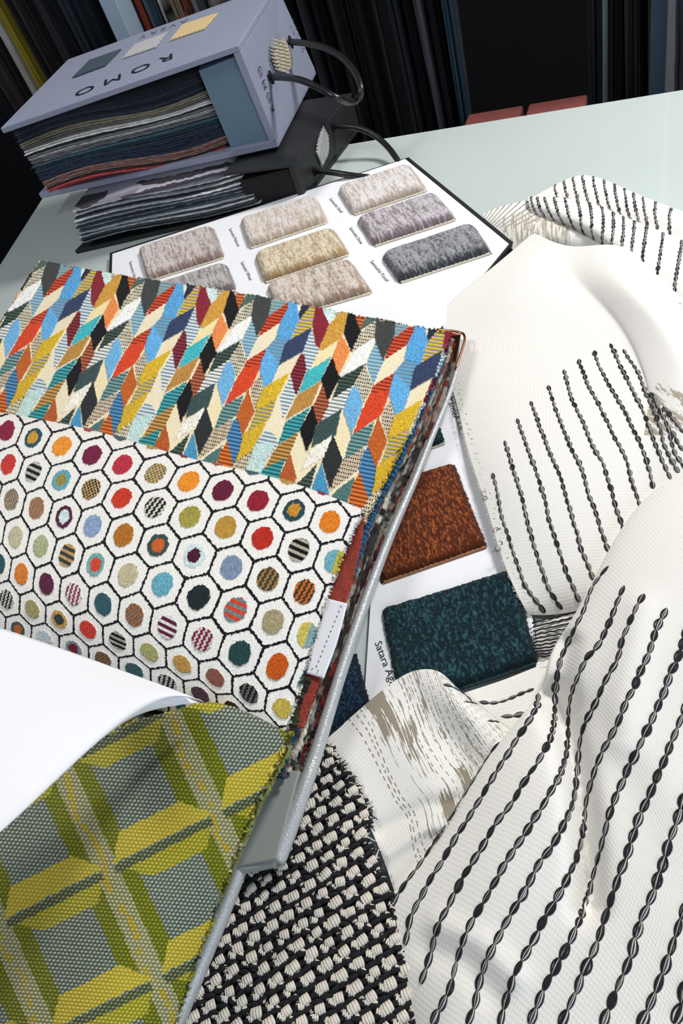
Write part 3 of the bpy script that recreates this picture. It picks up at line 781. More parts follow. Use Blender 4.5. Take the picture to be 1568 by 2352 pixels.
under_leaf(.88, .0175, (120, 36, 30), (52, 22, 20), .0030, 0, 507, label='dark red leaf edge')
under_leaf(.97, .0152, (150, 140, 128), (96, 44, 38), .0024, 0, 508)
under_leaf(-.06, .0405, (58, 60, 36), (30, 30, 26), .0035, 0, 509, 8)

# harlequin leaf -----------------------------------------------------
def homography(src, dst):
    A = []
    for (x, y), (u, v) in zip(src, dst):
        A.append([x, y, 1, 0, 0, 0, -u * x, -u * y, -u]); A.append([0, 0, 0, x, y, 1, -v * x, -v * y, -v])
    return np.linalg.svd(np.array(A, float))[2][-1].reshape(3, 3)
def hmap(Hm, x, y):
    w = Hm[2, 0] * x + Hm[2, 1] * y + Hm[2, 2]
    return (Hm[0, 0] * x + Hm[0, 1] * y + Hm[0, 2]) / w, (Hm[1, 0] * x + Hm[1, 1] * y + Hm[1, 2]) / w
HSRC = [(105, 685), (338, 725), (595, 773), (886, 830), (64, 793), (297, 843.5), (568, 898), (862, 962)]
HDST = [(0, 0), (1, 0), (2, 0), (3, 0), (0, 1), (1, 1), (2, 1), (3, 1)]
HM = homography(HSRC, HDST)
KX = 4.3556
def cx2(pts): return [(440 + x / KX, 680 + y / KX) for x, y in pts]
def ch2(pts): return [(400 + x / 3.5636, 1020 + y / 3.5636) for x, y in pts]
PP, SS, FF, DD = 0, 1, 2, 3     # pile, striped, flat, dashed
HARL = [
 (cx2([(405, -120), (480, 150), (375, 340), (322, 160)]), (14, 13, 14), PP),
 (cx2([(212, 375), (257, 570), (125, 803), (78, 605)]), (12, 12, 13), PP),
 (cx2([(1215, 1095), (1268, 1310), (1150, 1568), (1082, 1345)]), (12, 12, 13), PP),
 (cx2([(290, 150), (367, 335), (242, 560), (198, 360)]), (232, 138, 74), PP),
 (cx2([(605, 200), (490, 452), (300, 560), (245, 562), (440, 298)]), (240, 238, 234), PP),
 (cx2([(500, 440), (370, 640), (150, 808), (250, 578), (300, 555)]), (66, 84, 74), SS),
 (cx2([(372, 640), (260, 870), (25, 1012), (125, 803)]), (236, 232, 222), SS),
 (cx2([(242, 872), (175, 1112), (-60, 1230), (0, 1018)]), (56, 78, 76), PP),
 (cx2([(490, 450), (527, 600), (547, 642), (432, 835), (412, 690), (375, 640)]), (226, 216, 188), DD),
 (cx2([(655, 15), (603, 203), (440, 300), (372, 345), (478, 148)]), (226, 216, 188), DD),
 (cx2([(607, 225), (668, 408), (547, 645), (498, 445)]), (140, 194, 216), SS),
 (cx2([(655, -120), (835, -120), (825, 40), (775, 212), (655, 412), (598, 203)]), (62, 64, 62), PP),
 (cx2([(478, 137), (522, 40), (640, -120), (660, 20)]), (76, 98, 90), PP),
 (cx2([(415, -120), (560, -120), (522, 42), (475, 140), (455, 80)]), (214, 116, 62), SS),
 (cx2([(828, -100), (965, -60), (963, 65), (900, 122), (773, 208)]), (134, 172, 172), SS),
 (cx2([(967, 60), (960, 135), (890, 262), (670, 424), (663, 408), (770, 205)]), (216, 76, 42), SS),
 (cx2([(890, 262), (850, 340), (748, 525), (590, 625), (545, 645), (665, 408)]), (234, 220, 188), FF),
 (cx2([(985, -60), (1050, -60), (1065, 130), (1082, 235), (990, 442), (845, 425), (893, 252), (962, 130)]), (88, 160, 210), PP),
 (cx2([(850, 405), (990, 440), (882, 690), (715, 615), (750, 520)]), (96, 164, 206), SS),
 (cx2([(755, 520), (780, 560), (880, 690), (800, 885), (722, 918), (690, 762), (683, 700)]), (100, 170, 218), PP),
 (cx2([(1105, -40), (1235, -40), (1230, 112), (1082, 246), (1068, 180)]), (34, 42, 62), PP),
 (cx2([(1050, -40), (1106, -40), (1104, 102), (1070, 195)]), (232, 220, 190), FF),
 (cx2([(1257, 20), (1258, 120), (1215, 292), (1196, 322), (990, 444), (1080, 240)]), (226, 180, 52), SS),
 (cx2([(1203, 318), (1112, 572), (870, 704), (938, 480), (992, 442)]), (50, 62, 92), PP),
 (cx2([(1262, 40), (1300, 100), (1325, 172), (1382, 290), (1277, 533), (1238, 480), (1208, 290)]), (134, 32, 48), PP),
 (cx2([(1290, 20), (1435, 60), (1430, 222), (1380, 292), (1325, 175)]), (206, 226, 218), PP),
 (cx2([(1430, 60), (1565, 80), (1530, 200), (1430, 225)]), (222, 210, 176), DD),
 (cx2([(1575, 90), (1535, 330), (1482, 442), (1312, 547), (1277, 530), (1378, 290)]), (204, 152, 60), PP),
 (cx2([(1202, 325), (1240, 490), (1282, 547), (1180, 735), (1145, 752), (1112, 600), (1108, 572)]), (212, 226, 230), SS),
 (cx2([(1482, 432), (1412, 612), (1260, 690), (1180, 738), (1277, 545), (1312, 547)]), (238, 218, 168), FF),
 (cx2([(1398, 612), (1292, 852), (1070, 987), (1148, 768)]), (64, 178, 184), PP),
 (cx2([(1090, 568), (1127, 592), (1147, 742), (1047, 998), (1028, 960), (986, 770)]), (140, 44, 58), SS),
 (cx2([(1092, 570), (986, 778), (740, 918), (800, 882), (880, 695)]), (232, 216, 182), FF),
 (cx2([(984, 772), (870, 1002), (830, 1055), (640, 1165), (658, 1060), (720, 928)]), (212, 174, 42), PP),
 (cx2([(850, 1035), (782, 1224), (545, 1375), (560, 1350), (642, 1150), (830, 1052)]), (214, 178, 54), SS),
 (cx2([(775, 1225), (660, 1455), (600, 1565), (425, 1690), (398, 1660), (498, 1418), (550, 1372)]), (206, 168, 44), PP),
 (cx2([(992, 800), (1030, 960), (1042, 992), (910, 1235), (888, 1200), (876, 1020)]), (218, 228, 230), SS),
 (cx2([(880, 1015), (905, 1235), (935, 1250), (862, 1480), (740, 1335), (785, 1220)]), (234, 220, 188), FF),
 (cx2([(740, 1330), (835, 1390), (865, 1475), (800, 1575), (760, 1640), (600, 1568), (660, 1450)]), (206, 222, 226), SS),
 (ch2([(830, 0), (760, 130), (690, 330), (560, 330), (590, 220), (645, 60), (670, 0)]), (190, 214, 208), PP),
 (cx2([(1302, 850), (1200, 1092), (938, 1242), (1060, 1000)]), (184, 134, 64), PP),
 (cx2([(1312, 878), (1377, 1080), (1270, 1303), (1213, 1110)]), (184, 98, 66), SS),
 (cx2([(1187, 1108), (1080, 1352), (858, 1492), (938, 1260)]), (66, 166, 172), SS),
 (cx2([(1072, 1353), (985, 1568), (950, 1650), (718, 1745), (810, 1568), (868, 1490)]), (204, 152, 78), SS),
 (ch2([(975, 20), (1062, 62), (1000, 275), (955, 90)]), (232, 218, 184), FF),
 (cx2([(570, 938), (633, 1160), (510, 1415), (453, 1195)]), (188, 94, 34), PP),
 (cx2([(690, 775), (702, 900), (724, 930), (660, 1062), (632, 1152), (598, 1000), (588, 942), (640, 850)]), (224, 206, 178), DD),
 (cx2([(757, 517), (688, 692), (510, 735), (545, 648)]), (220, 82, 46), SS),
 (cx2([(688, 690), (700, 700), (610, 902), (570, 942), (330, 1105), (430, 880), (510, 735)]), (212, 68, 34), PP),
 (cx2([(392, 645), (432, 760), (432, 862), (312, 1108), (278, 1000), (258, 890), (340, 695)]), (112, 174, 214), PP),
 (cx2([(528, 983), (450, 1192), (218, 1344), (310, 1108)]), (116, 158, 156), SS),
 (cx2([(265, 920), (312, 1108), (215, 1344), (178, 1200), (178, 1092)]), (236, 218, 176), FF),
 (cx2([(150, 1108), (217, 1342), (75, 1610), (28, 1360)]), (40, 44, 44), PP),
 (cx2([(1405, 1398), (1330, 1610), (1150, 1720), (1100, 1750), (1180, 1562)]), (238, 230, 216), PP),
 (cx2([(422, 1213), (350, 1422), (150, 1575), (60, 1640), (218, 1342)]), (226, 204, 174), DD),
 (cx2([(455, 1208), (507, 1420), (480, 1560), (410, 1740), (350, 1568), (348, 1420), (412, 1250)]), (84, 144, 192), SS),
 (ch2([(1205, 155), (1252, 330), (1270, 420), (1100, 440), (1115, 400)]), (70, 144, 184), PP),
 (ch2([(435, -30), (482, 170), (455, 300), (320, 300), (335, 200), (380, 60)]), (224, 116, 46), SS),
 (ch2([(398, 15), (330, 205), (300, 280), (180, 280), (190, 185), (260, 110)]), (78, 116, 112), PP),
 (ch2([(1170, 155), (1110, 375), (1090, 440), (960, 440), (970, 350), (1080, 250)]), (72, 92, 82), SS),
 (ch2([(952, 80), (1002, 270), (970, 400), (820, 400), (832, 330)]), (176, 88, 42), PP),
 (ch2([(908, 115), (845, 330), (820, 400), (680, 400), (690, 290), (728, 205)]), (64, 160, 164), SS),
 (ch2([(648, 50), (582, 220), (560, 330), (430, 330), (450, 230), (490, 158)]), (228, 218, 186), DD)]
def harlequin(px, py):
    u, v = hmap(HM, px, py)
    jx = (noise2(u * 90, v * 90, 41) - .5) * .012; jy = (noise2(u * 90 + 50, v * 90, 42) - .5) * .016
    uu = u + jx; vv = v + jy
    col = np.empty(px.shape + (3,)); col[:] = lin((232, 218, 184)); typ = np.full(px.shape, FF)
    for poly, rgb, ty in HARL:
        pu, pv = hmap(HM, np.array([p[0] for p in poly]), np.array([p[1] for p in poly]))
        for k in range(-5, 6):
            a, b = pu + k, pv
            if a.max() < uu.min() or a.min() > uu.max(): continue
            bb = (uu >= a.min()) & (uu <= a.max()) & (vv >= b.min()) & (vv <= b.max())
            if not bb.any(): continue
            ii = np.where(bb); m = inside(uu[ii], vv[ii], list(zip(a, b)))
            ii = (ii[0][m], ii[1][m]); col[ii] = lin(rgb); typ[ii] = ty
    s = np.sin(2 * np.pi * (v * 16.0 + u * .9))
    dash = np.sin(2 * np.pi * u * 62)
    h = np.zeros(px.shape)
    pn = noise2(u * 130, v * 60, 43)
    P_ = typ == PP; h[P_] = .0011 + .0009 * (pn[P_] - .5); col[P_] *= (.62 + .72 * noise2(u * 190, v * 90, 44)[P_])[:, None]
    S_ = typ == SS; lum = col[S_].mean(-1, keepdims=True)
    dark = np.where(lum > .35, lin((120, 132, 136))[None], col[S_] * .28)
    w = np.clip(s[S_] * 1.4 + .75, 0, 1)[:, None]; col[S_] = col[S_] * w + dark * (1 - w); h[S_] = .0004 * s[S_]
    D_ = typ == DD; w = np.where((s[D_] < -.2) & (dash[D_] > -.5), 1, 0)[:, None]; w2 = np.where((s[D_] > .75), 1, 0)[:, None]
    col[D_] = (col[D_] * (1 - w) + lin((40, 34, 30))[None] * w) * (1 - .45 * w2); h[D_] = .0003 * s[D_]
    F_ = typ == FF; h[F_] = .0002 * np.sin(2 * np.pi * (v * 40))[F_] * np.sin(2 * np.pi * u * 40)[F_]
    return col, h
ctrl = [[(90, 599, .050), (310, 638, .050), (560, 676, .048), (800, 722, .046), (1038, 767, .044)],
        [(0, 745, .051), (240, 785, .051), (490, 830, .050), (740, 870, .048), (985, 900, .044)],
        [(-110, 925, .049), (140, 960, .049), (390, 1000, .049), (640, 1035, .047), (907, 1060, .043)],
        [(-210, 1100, .045), (50, 1140, .045), (300, 1180, .045), (540, 1210, .044), (838, 1200, .041)]]
def pattern_sheet(name, ctrl, fn, nv, nu, mat, t, amp=1.0, label=None, ragged=0.0, edgecol=None, parent=None, post=None, base_fn=None):
    nv, nu = int(nv * RES), int(nu * RES)
    g = patch(ctrl, nv, nu)
    if post is not None: g = post(g)
    B = P(g[..., 0], g[..., 1], g[..., 2])
    col, h = fn(g[..., 0], g[..., 1])
    n = normals(B)
    V = B + n * (h * amp)[..., None]
    if ragged:
        e = np.zeros((nv, nu)); e[:2] = e[-2:] = 1; e[:, :2] = e[:, -2:] = 1
        V += (RNG.random(V.shape) - .5) * (e * ragged)[..., None]
    o = sheet(name, V, mat, parent or book, t, col, edgecol)
    if label: o['label'] = label
    return o
pattern_sheet('fabric_leaf', ctrl, harlequin, 520, 900, M_PILE, .0022, label='leaf of multicoloured harlequin diamond velvet', ragged=.0012)

# honeycomb leaf -----------------------------------------------------
HC = """0 0 16 991 P 128 26 56;0 1 76 1007 R 30 76 90 196 146 52;0 2 143 1026 P 226 142 40;0 3 213 1047 P 112 24 58;0 4 281 1069 P 178 44 60;0 5 358 1089 X 206 164 74 78 96 104;0 6 434 1107 P 226 138 34;0 7 512 1128 P 94 22 48;0 8 592 1152 P 140 26 44;0 9 676 1173 R 34 66 76 190 134 44;0 10 758 1200 P 214 120 28
1 0 20 1067 P 192 54 48;1 1 76 1085 H 18 18 18 176 174 168;1 2 141 1103 R 92 158 176 146 134 66;1 3 209 1124 X 24 26 28 190 156 100;1 4 280 1144 P 196 54 32;1 5 355 1165 Z 18 18 18 200 196 180;1 6 436 1188 P 156 146 66;1 7 518 1212 P 178 136 56;1 8 603 1237 P 178 42 28;1 9 685 1264 H 14 14 14 170 164 144;1 10 768 1289 V 108 164 176 186 170 66
2 0 27 1149 X 84 96 104 176 140 90;2 1 84 1168 X 190 116 56 100 104 104;2 2 149 1189 R 78 28 50 200 216 220;2 3 213 1209 P 132 154 184;2 4 284 1231 P 168 106 32;2 5 364 1255 R 54 72 70 194 94 36;2 6 446 1278 R 200 216 216 70 20 40;2 7 532 1303 P 120 138 160;2 8 615 1331 Z 50 58 58 160 112 48;2 9 699 1361 Z 190 98 32 46 48 38
3 0 36 1235 P 186 176 146;3 1 95 1256 P 164 170 130;3 2 155 1276 H 46 58 58 188 144 84;3 3 220 1298 R 112 162 160 198 70 46;3 4 295 1322 P 188 174 142;3 5 374 1339 P 100 162 178;3 6 457 1374 P 28 40 42;3 7 542 1402 H 202 66 44 104 128 130;3 8 627 1428 P 160 146 112;3 9 704 1458 V 196 180 84 130 160 164
4 -1 0 1296 P 44 82 88;4 0 48 1319 P 208 120 44;4 1 107 1342 P 88 34 62;4 2 169 1366 Z 128 54 66 214 210 212;4 3 236 1388 P 50 84 94;4 4 308 1414 X 172 100 48 84 88 84;4 5 384 1441 H 92 28 46 214 214 212;4 6 464 1469 Z 120 30 48 196 190 188;4 7 551 1500 P 34 66 66;4 8 641 1530 P 190 84 24
5 -1 17 1379 Z 18 18 18 190 188 180;5 0 76 1402 P 160 148 102;5 1 138 1426 R 188 144 80 50 60 58;5 2 204 1449 P 192 60 48;5 3 272 1474 H 16 16 16 160 156 140;5 4 344 1500 X 150 156 116 176 164 90;5 5 419 1529 P 180 138 72;5 6 491 1560 X 160 70 54 96 88 84;5 7 567.5 1597 Z 18 18 20 96 94 92;5 8 646.5 1629 P 186 164 72
6 -1 43 1446 R 62 84 84 180 100 50;6 0 102 1465 P 190 198 200;6 1 171 1489 R 130 140 150 110 30 40;6 2 238 1516 X 60 58 50 150 110 70;6 3 309 1540 P 60 88 92;6 4 386 1567 Z 30 26 28 180 176 170;6 5 462 1593 P 76 56 66;6 6 538 1628 P 56 34 26"""
cells = {}; pts_, ij_ = [], []
for ln in HC.replace('\n', ';').split(';'):
    w = ln.split(); i, j = int(w[0]), int(w[1]); x, y = float(w[2]), float(w[3])
    cells[(i, j)] = (w[4], [float(q) for q in w[5:]]); pts_.append((x, y)); ij_.append((i, j))
pts_ = np.array(pts_); ij_ = np.array(ij_, float)
XY = np.stack([ij_[:, 1] + .5 * ij_[:, 0], ij_[:, 0] * math.sqrt(3) / 2], 1)
def tps_fit(p, val, lam=2.0):
    n = len(p); d2 = ((p[:, None] - p[None]) ** 2).sum(-1); Km = np.where(d2 > 0, .5 * d2 * np.log(d2 + 1e-12), 0) / 1e4 + lam * np.eye(n) * 1e-1
    Q = np.column_stack([np.ones(n), p / 100]); A = np.zeros((n + 3, n + 3)); A[:n, :n] = Km; A[:n, n:] = Q; A[n:, :n] = Q.T
    return np.linalg.solve(A, np.vstack([val, np.zeros((3, val.shape[1]))]))
def tps_eval(p, wt, x, y):
    sh = x.shape; x = x.ravel(); y = y.ravel(); n = len(p)
    out = wt[n][None] + x[:, None] / 100 * wt[n + 1][None] + y[:, None] / 100 * wt[n + 2][None]
    for k in range(n):
        d2 = (x - p[k, 0]) ** 2 + (y - p[k, 1]) ** 2
        out += (.5 * d2 * np.log(d2 + 1e-12) / 1e4)[:, None] * wt[k][None]
    return out.reshape(sh + (val_dim,))
val_dim = 2
HW = tps_fit(pts_, XY)
def honeycomb(px, py):
    # the lattice is evaluated coarsely and interpolated: it is smooth
    q = tps_eval(pts_, HW, px, py); X, Y = q[..., 0], q[..., 1]
    jx = (noise2(X * 26, Y * 26, 51) - .5) * .05; jy = (noise2(X * 26 + 90, Y * 26, 52) - .5) * .05
    Xj, Yj = X + jx * .7, Y + jy * .7
    best = np.full(px.shape, 9e9); second = np.full(px.shape, 9e9); bi = np.zeros(px.shape, int); bj = np.zeros(px.shape, int)
    i0 = np.round(Yj / (math.sqrt(3) / 2)).astype(int)
    for di in (-1, 0, 1):
        i = i0 + di; j0 = np.round(Xj - .5 * i).astype(int)
        for dj in (-1, 0, 1):
            j = j0 + dj
            d = np.hypot(Xj - (j + .5 * i), Yj - i * math.sqrt(3) / 2)
            nb = d < best
            second = np.where(nb, best, np.minimum(second, d)); bi = np.where(nb, i, bi); bj = np.where(nb, j, bj); best = np.where(nb, d, best)
    edge = (second - best)
    kx = np.sin(2 * np.pi * X * 22); ky = np.sin(2 * np.pi * Y * 24 + np.pi * (np.floor(X * 22) % 2))
    col = np.empty(px.shape + (3,)); col[:] = lin((236, 232, 224)); col *= (.84 + .2 * np.clip(kx * ky + .5, 0, 1))[..., None]
    h = .00012 * kx * ky
    ln = edge < .062 + .02 * (noise2(X * 40, Y * 40, 53) - .5)
    col[ln] = lin((20, 20, 26)); h[ln] = .0003
    dx = X - (bj + .5 * bi); dy = Y - bi * math.sqrt(3) / 2
    # dots: a little taller than wide in lattice space
    r = np.hypot(dx * 1.04, dy * 1.0) + .045 * (noise2(X * 30 + 7, Y * 14, 54) - .5)
    dot = r < .285
    default = [('P', (150, 70, 60)), ('P', (60, 90, 96)), ('P', (176, 140, 70)), ('P', (120, 40, 60))]
    key = bi * 100 + bj
    yarn = .62 + .7 * noise2(X * 60, Y * 34, 55)
    for kk in np.unique(key[dot]):
        i, j = int(np.floor((kk + 50) / 100)), int(kk - 100 * np.floor((kk + 50) / 100))
        ty, rgb = cells.get((i, j), default[(i * 3 + j) % 4])
        m = dot & (key == kk)
        c1 = lin(rgb[:3]); c2 = lin(rgb[3:6]) if len(rgb) >= 6 else c1
        a, b_, rr_ = dx[m], dy[m], r[m]
        if ty == 'P': w = np.zeros(a.shape)
        elif ty == 'R': w = (rr_ < .15 + .05 * noise2(X[m] * 30, Y[m] * 30, 56)).astype(float)
        elif ty == 'H': w = (np.sin(2 * np.pi * (b_ * 6.2 - a * .6) + 1.2) < -.15).astype(float)
        elif ty == 'Z': w = (np.sin(2 * np.pi * (a * 7.2 + b_ * 1.6) + .8 * np.sin(b_ * 60)) < -.1).astype(float)
        elif ty == 'V': w = (a > .02).astype(float)
        else: w = ((np.sin(2 * np.pi * a * 9) * np.sin(2 * np.pi * b_ * 9 + 1) + .5 * (noise2(X[m] * 50, Y[m] * 50, 57) - .5)) < 0).astype(float)
        col[m] = (c1[None] * (1 - w[:, None]) + c2[None] * w[:, None]) * yarn[m][:, None]
    h[dot] = .0009 + .0007 * (yarn[dot] - .95)
    return col, h
ctrl = [[(-60, 962, .047), (200, 1008, .047), (430, 1072, .046), (640, 1122, .045), (828, 1184, .043)],
        [(-60, 945, .083), (200, 992, .079), (430, 1058, .074), (640, 1108, .068), (834, 1174, .058)],
        [(-80, 1060, .098), (165, 1110, .092), (375, 1170, .085), (595, 1225, .076), (802, 1245, .062)],
        [(-90, 1240, .100), (120, 1290, .094), (330, 1340, .087), (540, 1380, .076), (746, 1390, .060)],
        [(-90, 1390, .090), (90, 1430, .085), (280, 1490, .078), (490, 1530, .068), (700, 1545, .054)],
        [(-80, 1480, .072), (60, 1520, .068), (230, 1580, .062), (450, 1640, .055), (656, 1682, .047)],
        [(-70, 1500, .048), (75, 1535, .046), (245, 1595, .045), (460, 1650, .0435), (656, 1696, .0425)]]
pattern_sheet('fabric_leaf', ctrl, honeycomb, 760, 860, M_PILE, .002, label='cream leaf of black honeycomb outlines filled with coloured dots', ragged=.0012)

# rust leaf under it, with the white stitched tag
def rust(px, py):
    c = np.empty(px.shape + (3,)); c[:] = lin((150, 62, 50)); c *= (.6 + .8 * noise2(px * .5, py * .22, 61))[..., None]
    return c, .0004 * np.sin(py * .9) * np.sin(px * .6)
pattern_sheet('fabric_leaf', [[(700, 1180, .0425), (780, 1186, .043), (838, 1184, .0415)], [(680, 1270, .0425), (760, 1275, .043), (822, 1275, .0415)],
  [(640, 1390, .042), (720, 1395, .0425), (790, 1392, .041)], [(600, 1520, .0415), (660, 1540, .042), (738, 1545, .0405)], [(560, 1640, .041), (620, 1660, .0415), (694, 1672, .040)]], rust, 200, 120, M_KNIT, .0018, label='rust red leaf edge')
gq = patch([[(735, 1370, .0445), (797, 1386, .0432)], [(716, 1460, .0442), (775, 1470, .0430)], [(690, 1542, .0440), (743, 1558, .0428)]], 30, 16)
tagq = sheet('paper_tag', P(gq[..., 0], gq[..., 1], gq[..., 2]), M_PAPER, book, .0004)
tagq['label'] = 'white paper tag with dotted stitching'
b = MB()
for k in range(13):
    f = k / 12; x = 783 * (1 - f) + 727 * f; y = 1393 * (1 - f) + 1530 * f
    a = P(x, y, .0438); b.prism([a + np.array([dx_, dy_, 0]) * .00035 for dx_, dy_ in ((-1, -1), (1, -1), (1, 1), (-1, 1))], [a + np.array([dx_ * .00035, dy_ * .00035, .0003]) for dx_, dy_ in ((-1, -1), (1, -1), (1, 1), (-1, 1))])
for x, y in ((706, 1532), (717, 1536), (730, 1541)):
    a = P(x, y, .0441); b.prism([a + np.array([dx_, dy_, 0]) * .00035 for dx_, dy_ in ((-1, -1), (1, -1), (1, 1), (-1, 1))], [a + np.array([dx_ * .00035, dy_ * .00035, .0003]) for dx_, dy_ in ((-1, -1), (1, -1), (1, 1), (-1, 1))])
b.build('stitches', M_INK, tagq)

# chartreuse leaf ----------------------------------------------------
NH = homography([(495, 1870), (245, 2000), (357, 2247), (107, 2377), (382, 1624), (-3, 2120)], [(1, 0), (0, 0), (0, 1), (-1, 1), (1, -1), (-1, 0)])
def chartreuse(px, py):
    s, t = hmap(NH, px, py)
    s = s + .02 * (noise2(s * 40, t * 60, 71) - .5); t = t + .02 * (noise2(s * 40 + 9, t * 60, 72) - .5)
    a = s - np.floor(s); b_ = t - np.floor(t)
    sa = np.where(a > .5, a - 1, a); tb = np.where(b_ > .5, b_ - 1, b_)
    # knit stitches
    kx = px * .105 + py * .012; ky = py * .115 - px * .01
    row = np.floor(ky); fr = ky - row; fx = kx + .5 * (row % 2) - np.floor(kx + .5 * (row % 2))
    st = np.exp(-((fr - .5) / .3) ** 2) * np.exp(-((fx - .5 + .35 * (fr - .5)) / .28) ** 2)
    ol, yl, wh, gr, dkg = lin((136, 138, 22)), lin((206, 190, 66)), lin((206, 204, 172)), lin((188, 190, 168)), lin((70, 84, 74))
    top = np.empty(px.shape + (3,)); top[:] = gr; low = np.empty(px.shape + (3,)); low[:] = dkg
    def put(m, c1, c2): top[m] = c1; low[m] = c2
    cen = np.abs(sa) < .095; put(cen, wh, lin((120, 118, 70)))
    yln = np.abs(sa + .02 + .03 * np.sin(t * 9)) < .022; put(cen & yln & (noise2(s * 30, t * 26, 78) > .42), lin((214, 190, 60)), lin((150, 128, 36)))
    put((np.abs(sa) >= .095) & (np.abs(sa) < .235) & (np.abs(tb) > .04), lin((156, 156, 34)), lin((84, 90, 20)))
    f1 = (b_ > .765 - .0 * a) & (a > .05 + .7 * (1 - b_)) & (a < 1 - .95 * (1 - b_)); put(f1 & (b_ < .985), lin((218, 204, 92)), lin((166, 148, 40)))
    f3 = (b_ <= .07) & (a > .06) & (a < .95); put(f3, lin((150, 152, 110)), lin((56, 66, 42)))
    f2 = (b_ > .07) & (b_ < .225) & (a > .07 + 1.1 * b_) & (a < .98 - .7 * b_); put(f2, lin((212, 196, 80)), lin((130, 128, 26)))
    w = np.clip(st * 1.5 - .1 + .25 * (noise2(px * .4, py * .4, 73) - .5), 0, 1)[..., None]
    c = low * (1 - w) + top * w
    return c, .0006 * st
ctrl = [[(330, 1672, .046), (430, 1650, .045), (520, 1648, .045), (600, 1676, .043), (660, 1702, .0425)],
        [(290, 1662, .054), (400, 1632, .072), (482, 1616, .075), (577, 1644, .067), (665, 1690, .052)],
        [(150, 1760, .034), (290, 1730, .064), (420, 1710, .081), (532, 1725, .076), (634, 1757, .056)],
        [(-20, 1900, .020), (160, 1880, .050), (310, 1870, .076), (450, 1870, .080), (567, 1895, .058)],
        [(-100, 2070, .018), (60, 2070, .044), (230, 2060, .074), (380, 2050, .080), (500, 2075, .058)],
        [(-160, 2250, .018), (-10, 2250, .040), (160, 2240, .070), (320, 2220, .077), (444, 2225, .056)],
        [(-220, 2440, .018), (-70, 2440, .038), (100, 2430, .068), (260, 2420, .075), (380, 2420, .054)]]
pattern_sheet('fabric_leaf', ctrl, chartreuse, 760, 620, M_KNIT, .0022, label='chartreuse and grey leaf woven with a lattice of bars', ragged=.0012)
def plain_knit(px, py):
    c = np.empty(px.shape + (3,)); c[:] = lin((120, 122, 70)); c *= (.5 + 1.0 * noise2(px * .3, py * .3, 75))[..., None]; return c, .0004 * noise2(px * .3, py * .3, 75)
pattern_sheet('fabric_leaf', [[(560, 1700, .044), (668, 1704, .0435)], [(540, 1760, .048), (650, 1748, .048)], [(500, 1850, .05), (602, 1838, .051)], [(450, 1990, .05), (545, 1970, .051)], [(380, 2180, .048), (465, 2160, .049)]], plain_knit, 160, 60, M_KNIT, .003, label='olive under layer of the chartreuse leaf')

# the white page curling over
ctrl = [[(-90, 1412, .150), (120, 1482, .132), (300, 1547, .116), (400, 1584, .106), (467, 1611, .098)],
        [(-90, 1700, .190), (95, 1655, .165), (262, 1615, .138), (378, 1594, .114), (452, 1606, .100)],
        [(-90, 1968, .215), (66, 1838, .185), (232, 1692, .150), (348, 1617, .120), (428, 1601, .101)],
        [(-70, 1940, .200), (85, 1815, .172), (250, 1680, .138), (364, 1628, .110), (455, 1614, .096)]]
g = patch(ctrl, 90, 120)
pg = sheet('paper_page', P(g[..., 0], g[..., 1], g[..., 2]), M_PAPER, book, .0003); pg['label'] = 'blank white page curling over the chartreuse leaf'

# ------------------------------------------------------------------ black and cream boucle cloth
weave = thing('woven_cloth', 'chunky black and cream basket woven cloth sample partly under the pattern book', 'fabric sample', tuple(P(700, 2150, .002)))
WB = [(690, 1690), (748, 1704), (772, 1745), (800, 1788), (822, 1820), (848, 1868), (846, 1890), (838, 1920), (862, 1985), (884, 2040), (905, 2100), (925, 2170), (945, 2230), (962, 2290), (985, 2352), (1010, 2420), (700, 2480), (360, 2440), (330, 2340), (420, 2180), (520, 1990), (600, 1830)]
hw = .0085
rg = np.random.default_rng(12)
edge = []
for i in range(len(WB)):
    a, c = np.array(WB[i], float), np.array(WB[(i + 1) % len(WB)], float); n = max(2, int(np.linalg.norm(c - a) / 9))
    for k in range(n): edge.append(a + (c - a) * k / n + rg.normal(0, 2.2, 2))
q = [P(x, y, hw - .0008) for x, y in edge]
MB().prism([p - up * .003 for p in q][::1], q).build('backing', mat_plain('black wool', (15, 15, 19), .95, var=.5, scale=500, bump=1, bscale=900), weave)
o0 = P(615.5, 2017.4, hw)
v1 = P(615.5 - 37.3, 2017.4 + 24.5, hw) - o0; v2 = P(615.5 + 28.7, 2017.4 + 19.1, hw) - o0
sm = P(615.5 + 7.6, 2017.4 + 16.8, hw) - o0; md = P(615.5 + 17.2, 2017.4 + 30.6, hw) - o0
xa = v2 / np.linalg.norm(v2); xb = np.cross(up, xa)
nubs = MB(); yarn_b = MB()
wp = [(x, y) for x, y in WB]
def nub(c, ax, la, lb, hgt, seed):
    """a puffed float of several yarn strands lying side by side"""
    bx = np.cross(up, ax); ns = 4
    for k in range(ns):
        off = (k - (ns - 1) / 2) / ns * lb * 1.05
        t = np.linspace(-1, 1, 6)
        pts = c[None] + ax[None] * (t * la / 2)[:, None] + bx[None] * (off * (1 - .18 * t ** 2))[:, None] + up[None] * (hgt * (1 - np.abs(t) ** 2.2) * (1 - .35 * abs(off / lb * 2) ** 2))[:, None]
        nubs.tube(pts, np.array([.55, .95, 1.05, 1.05, .95, .55]) * lb / ns * .62, 6)
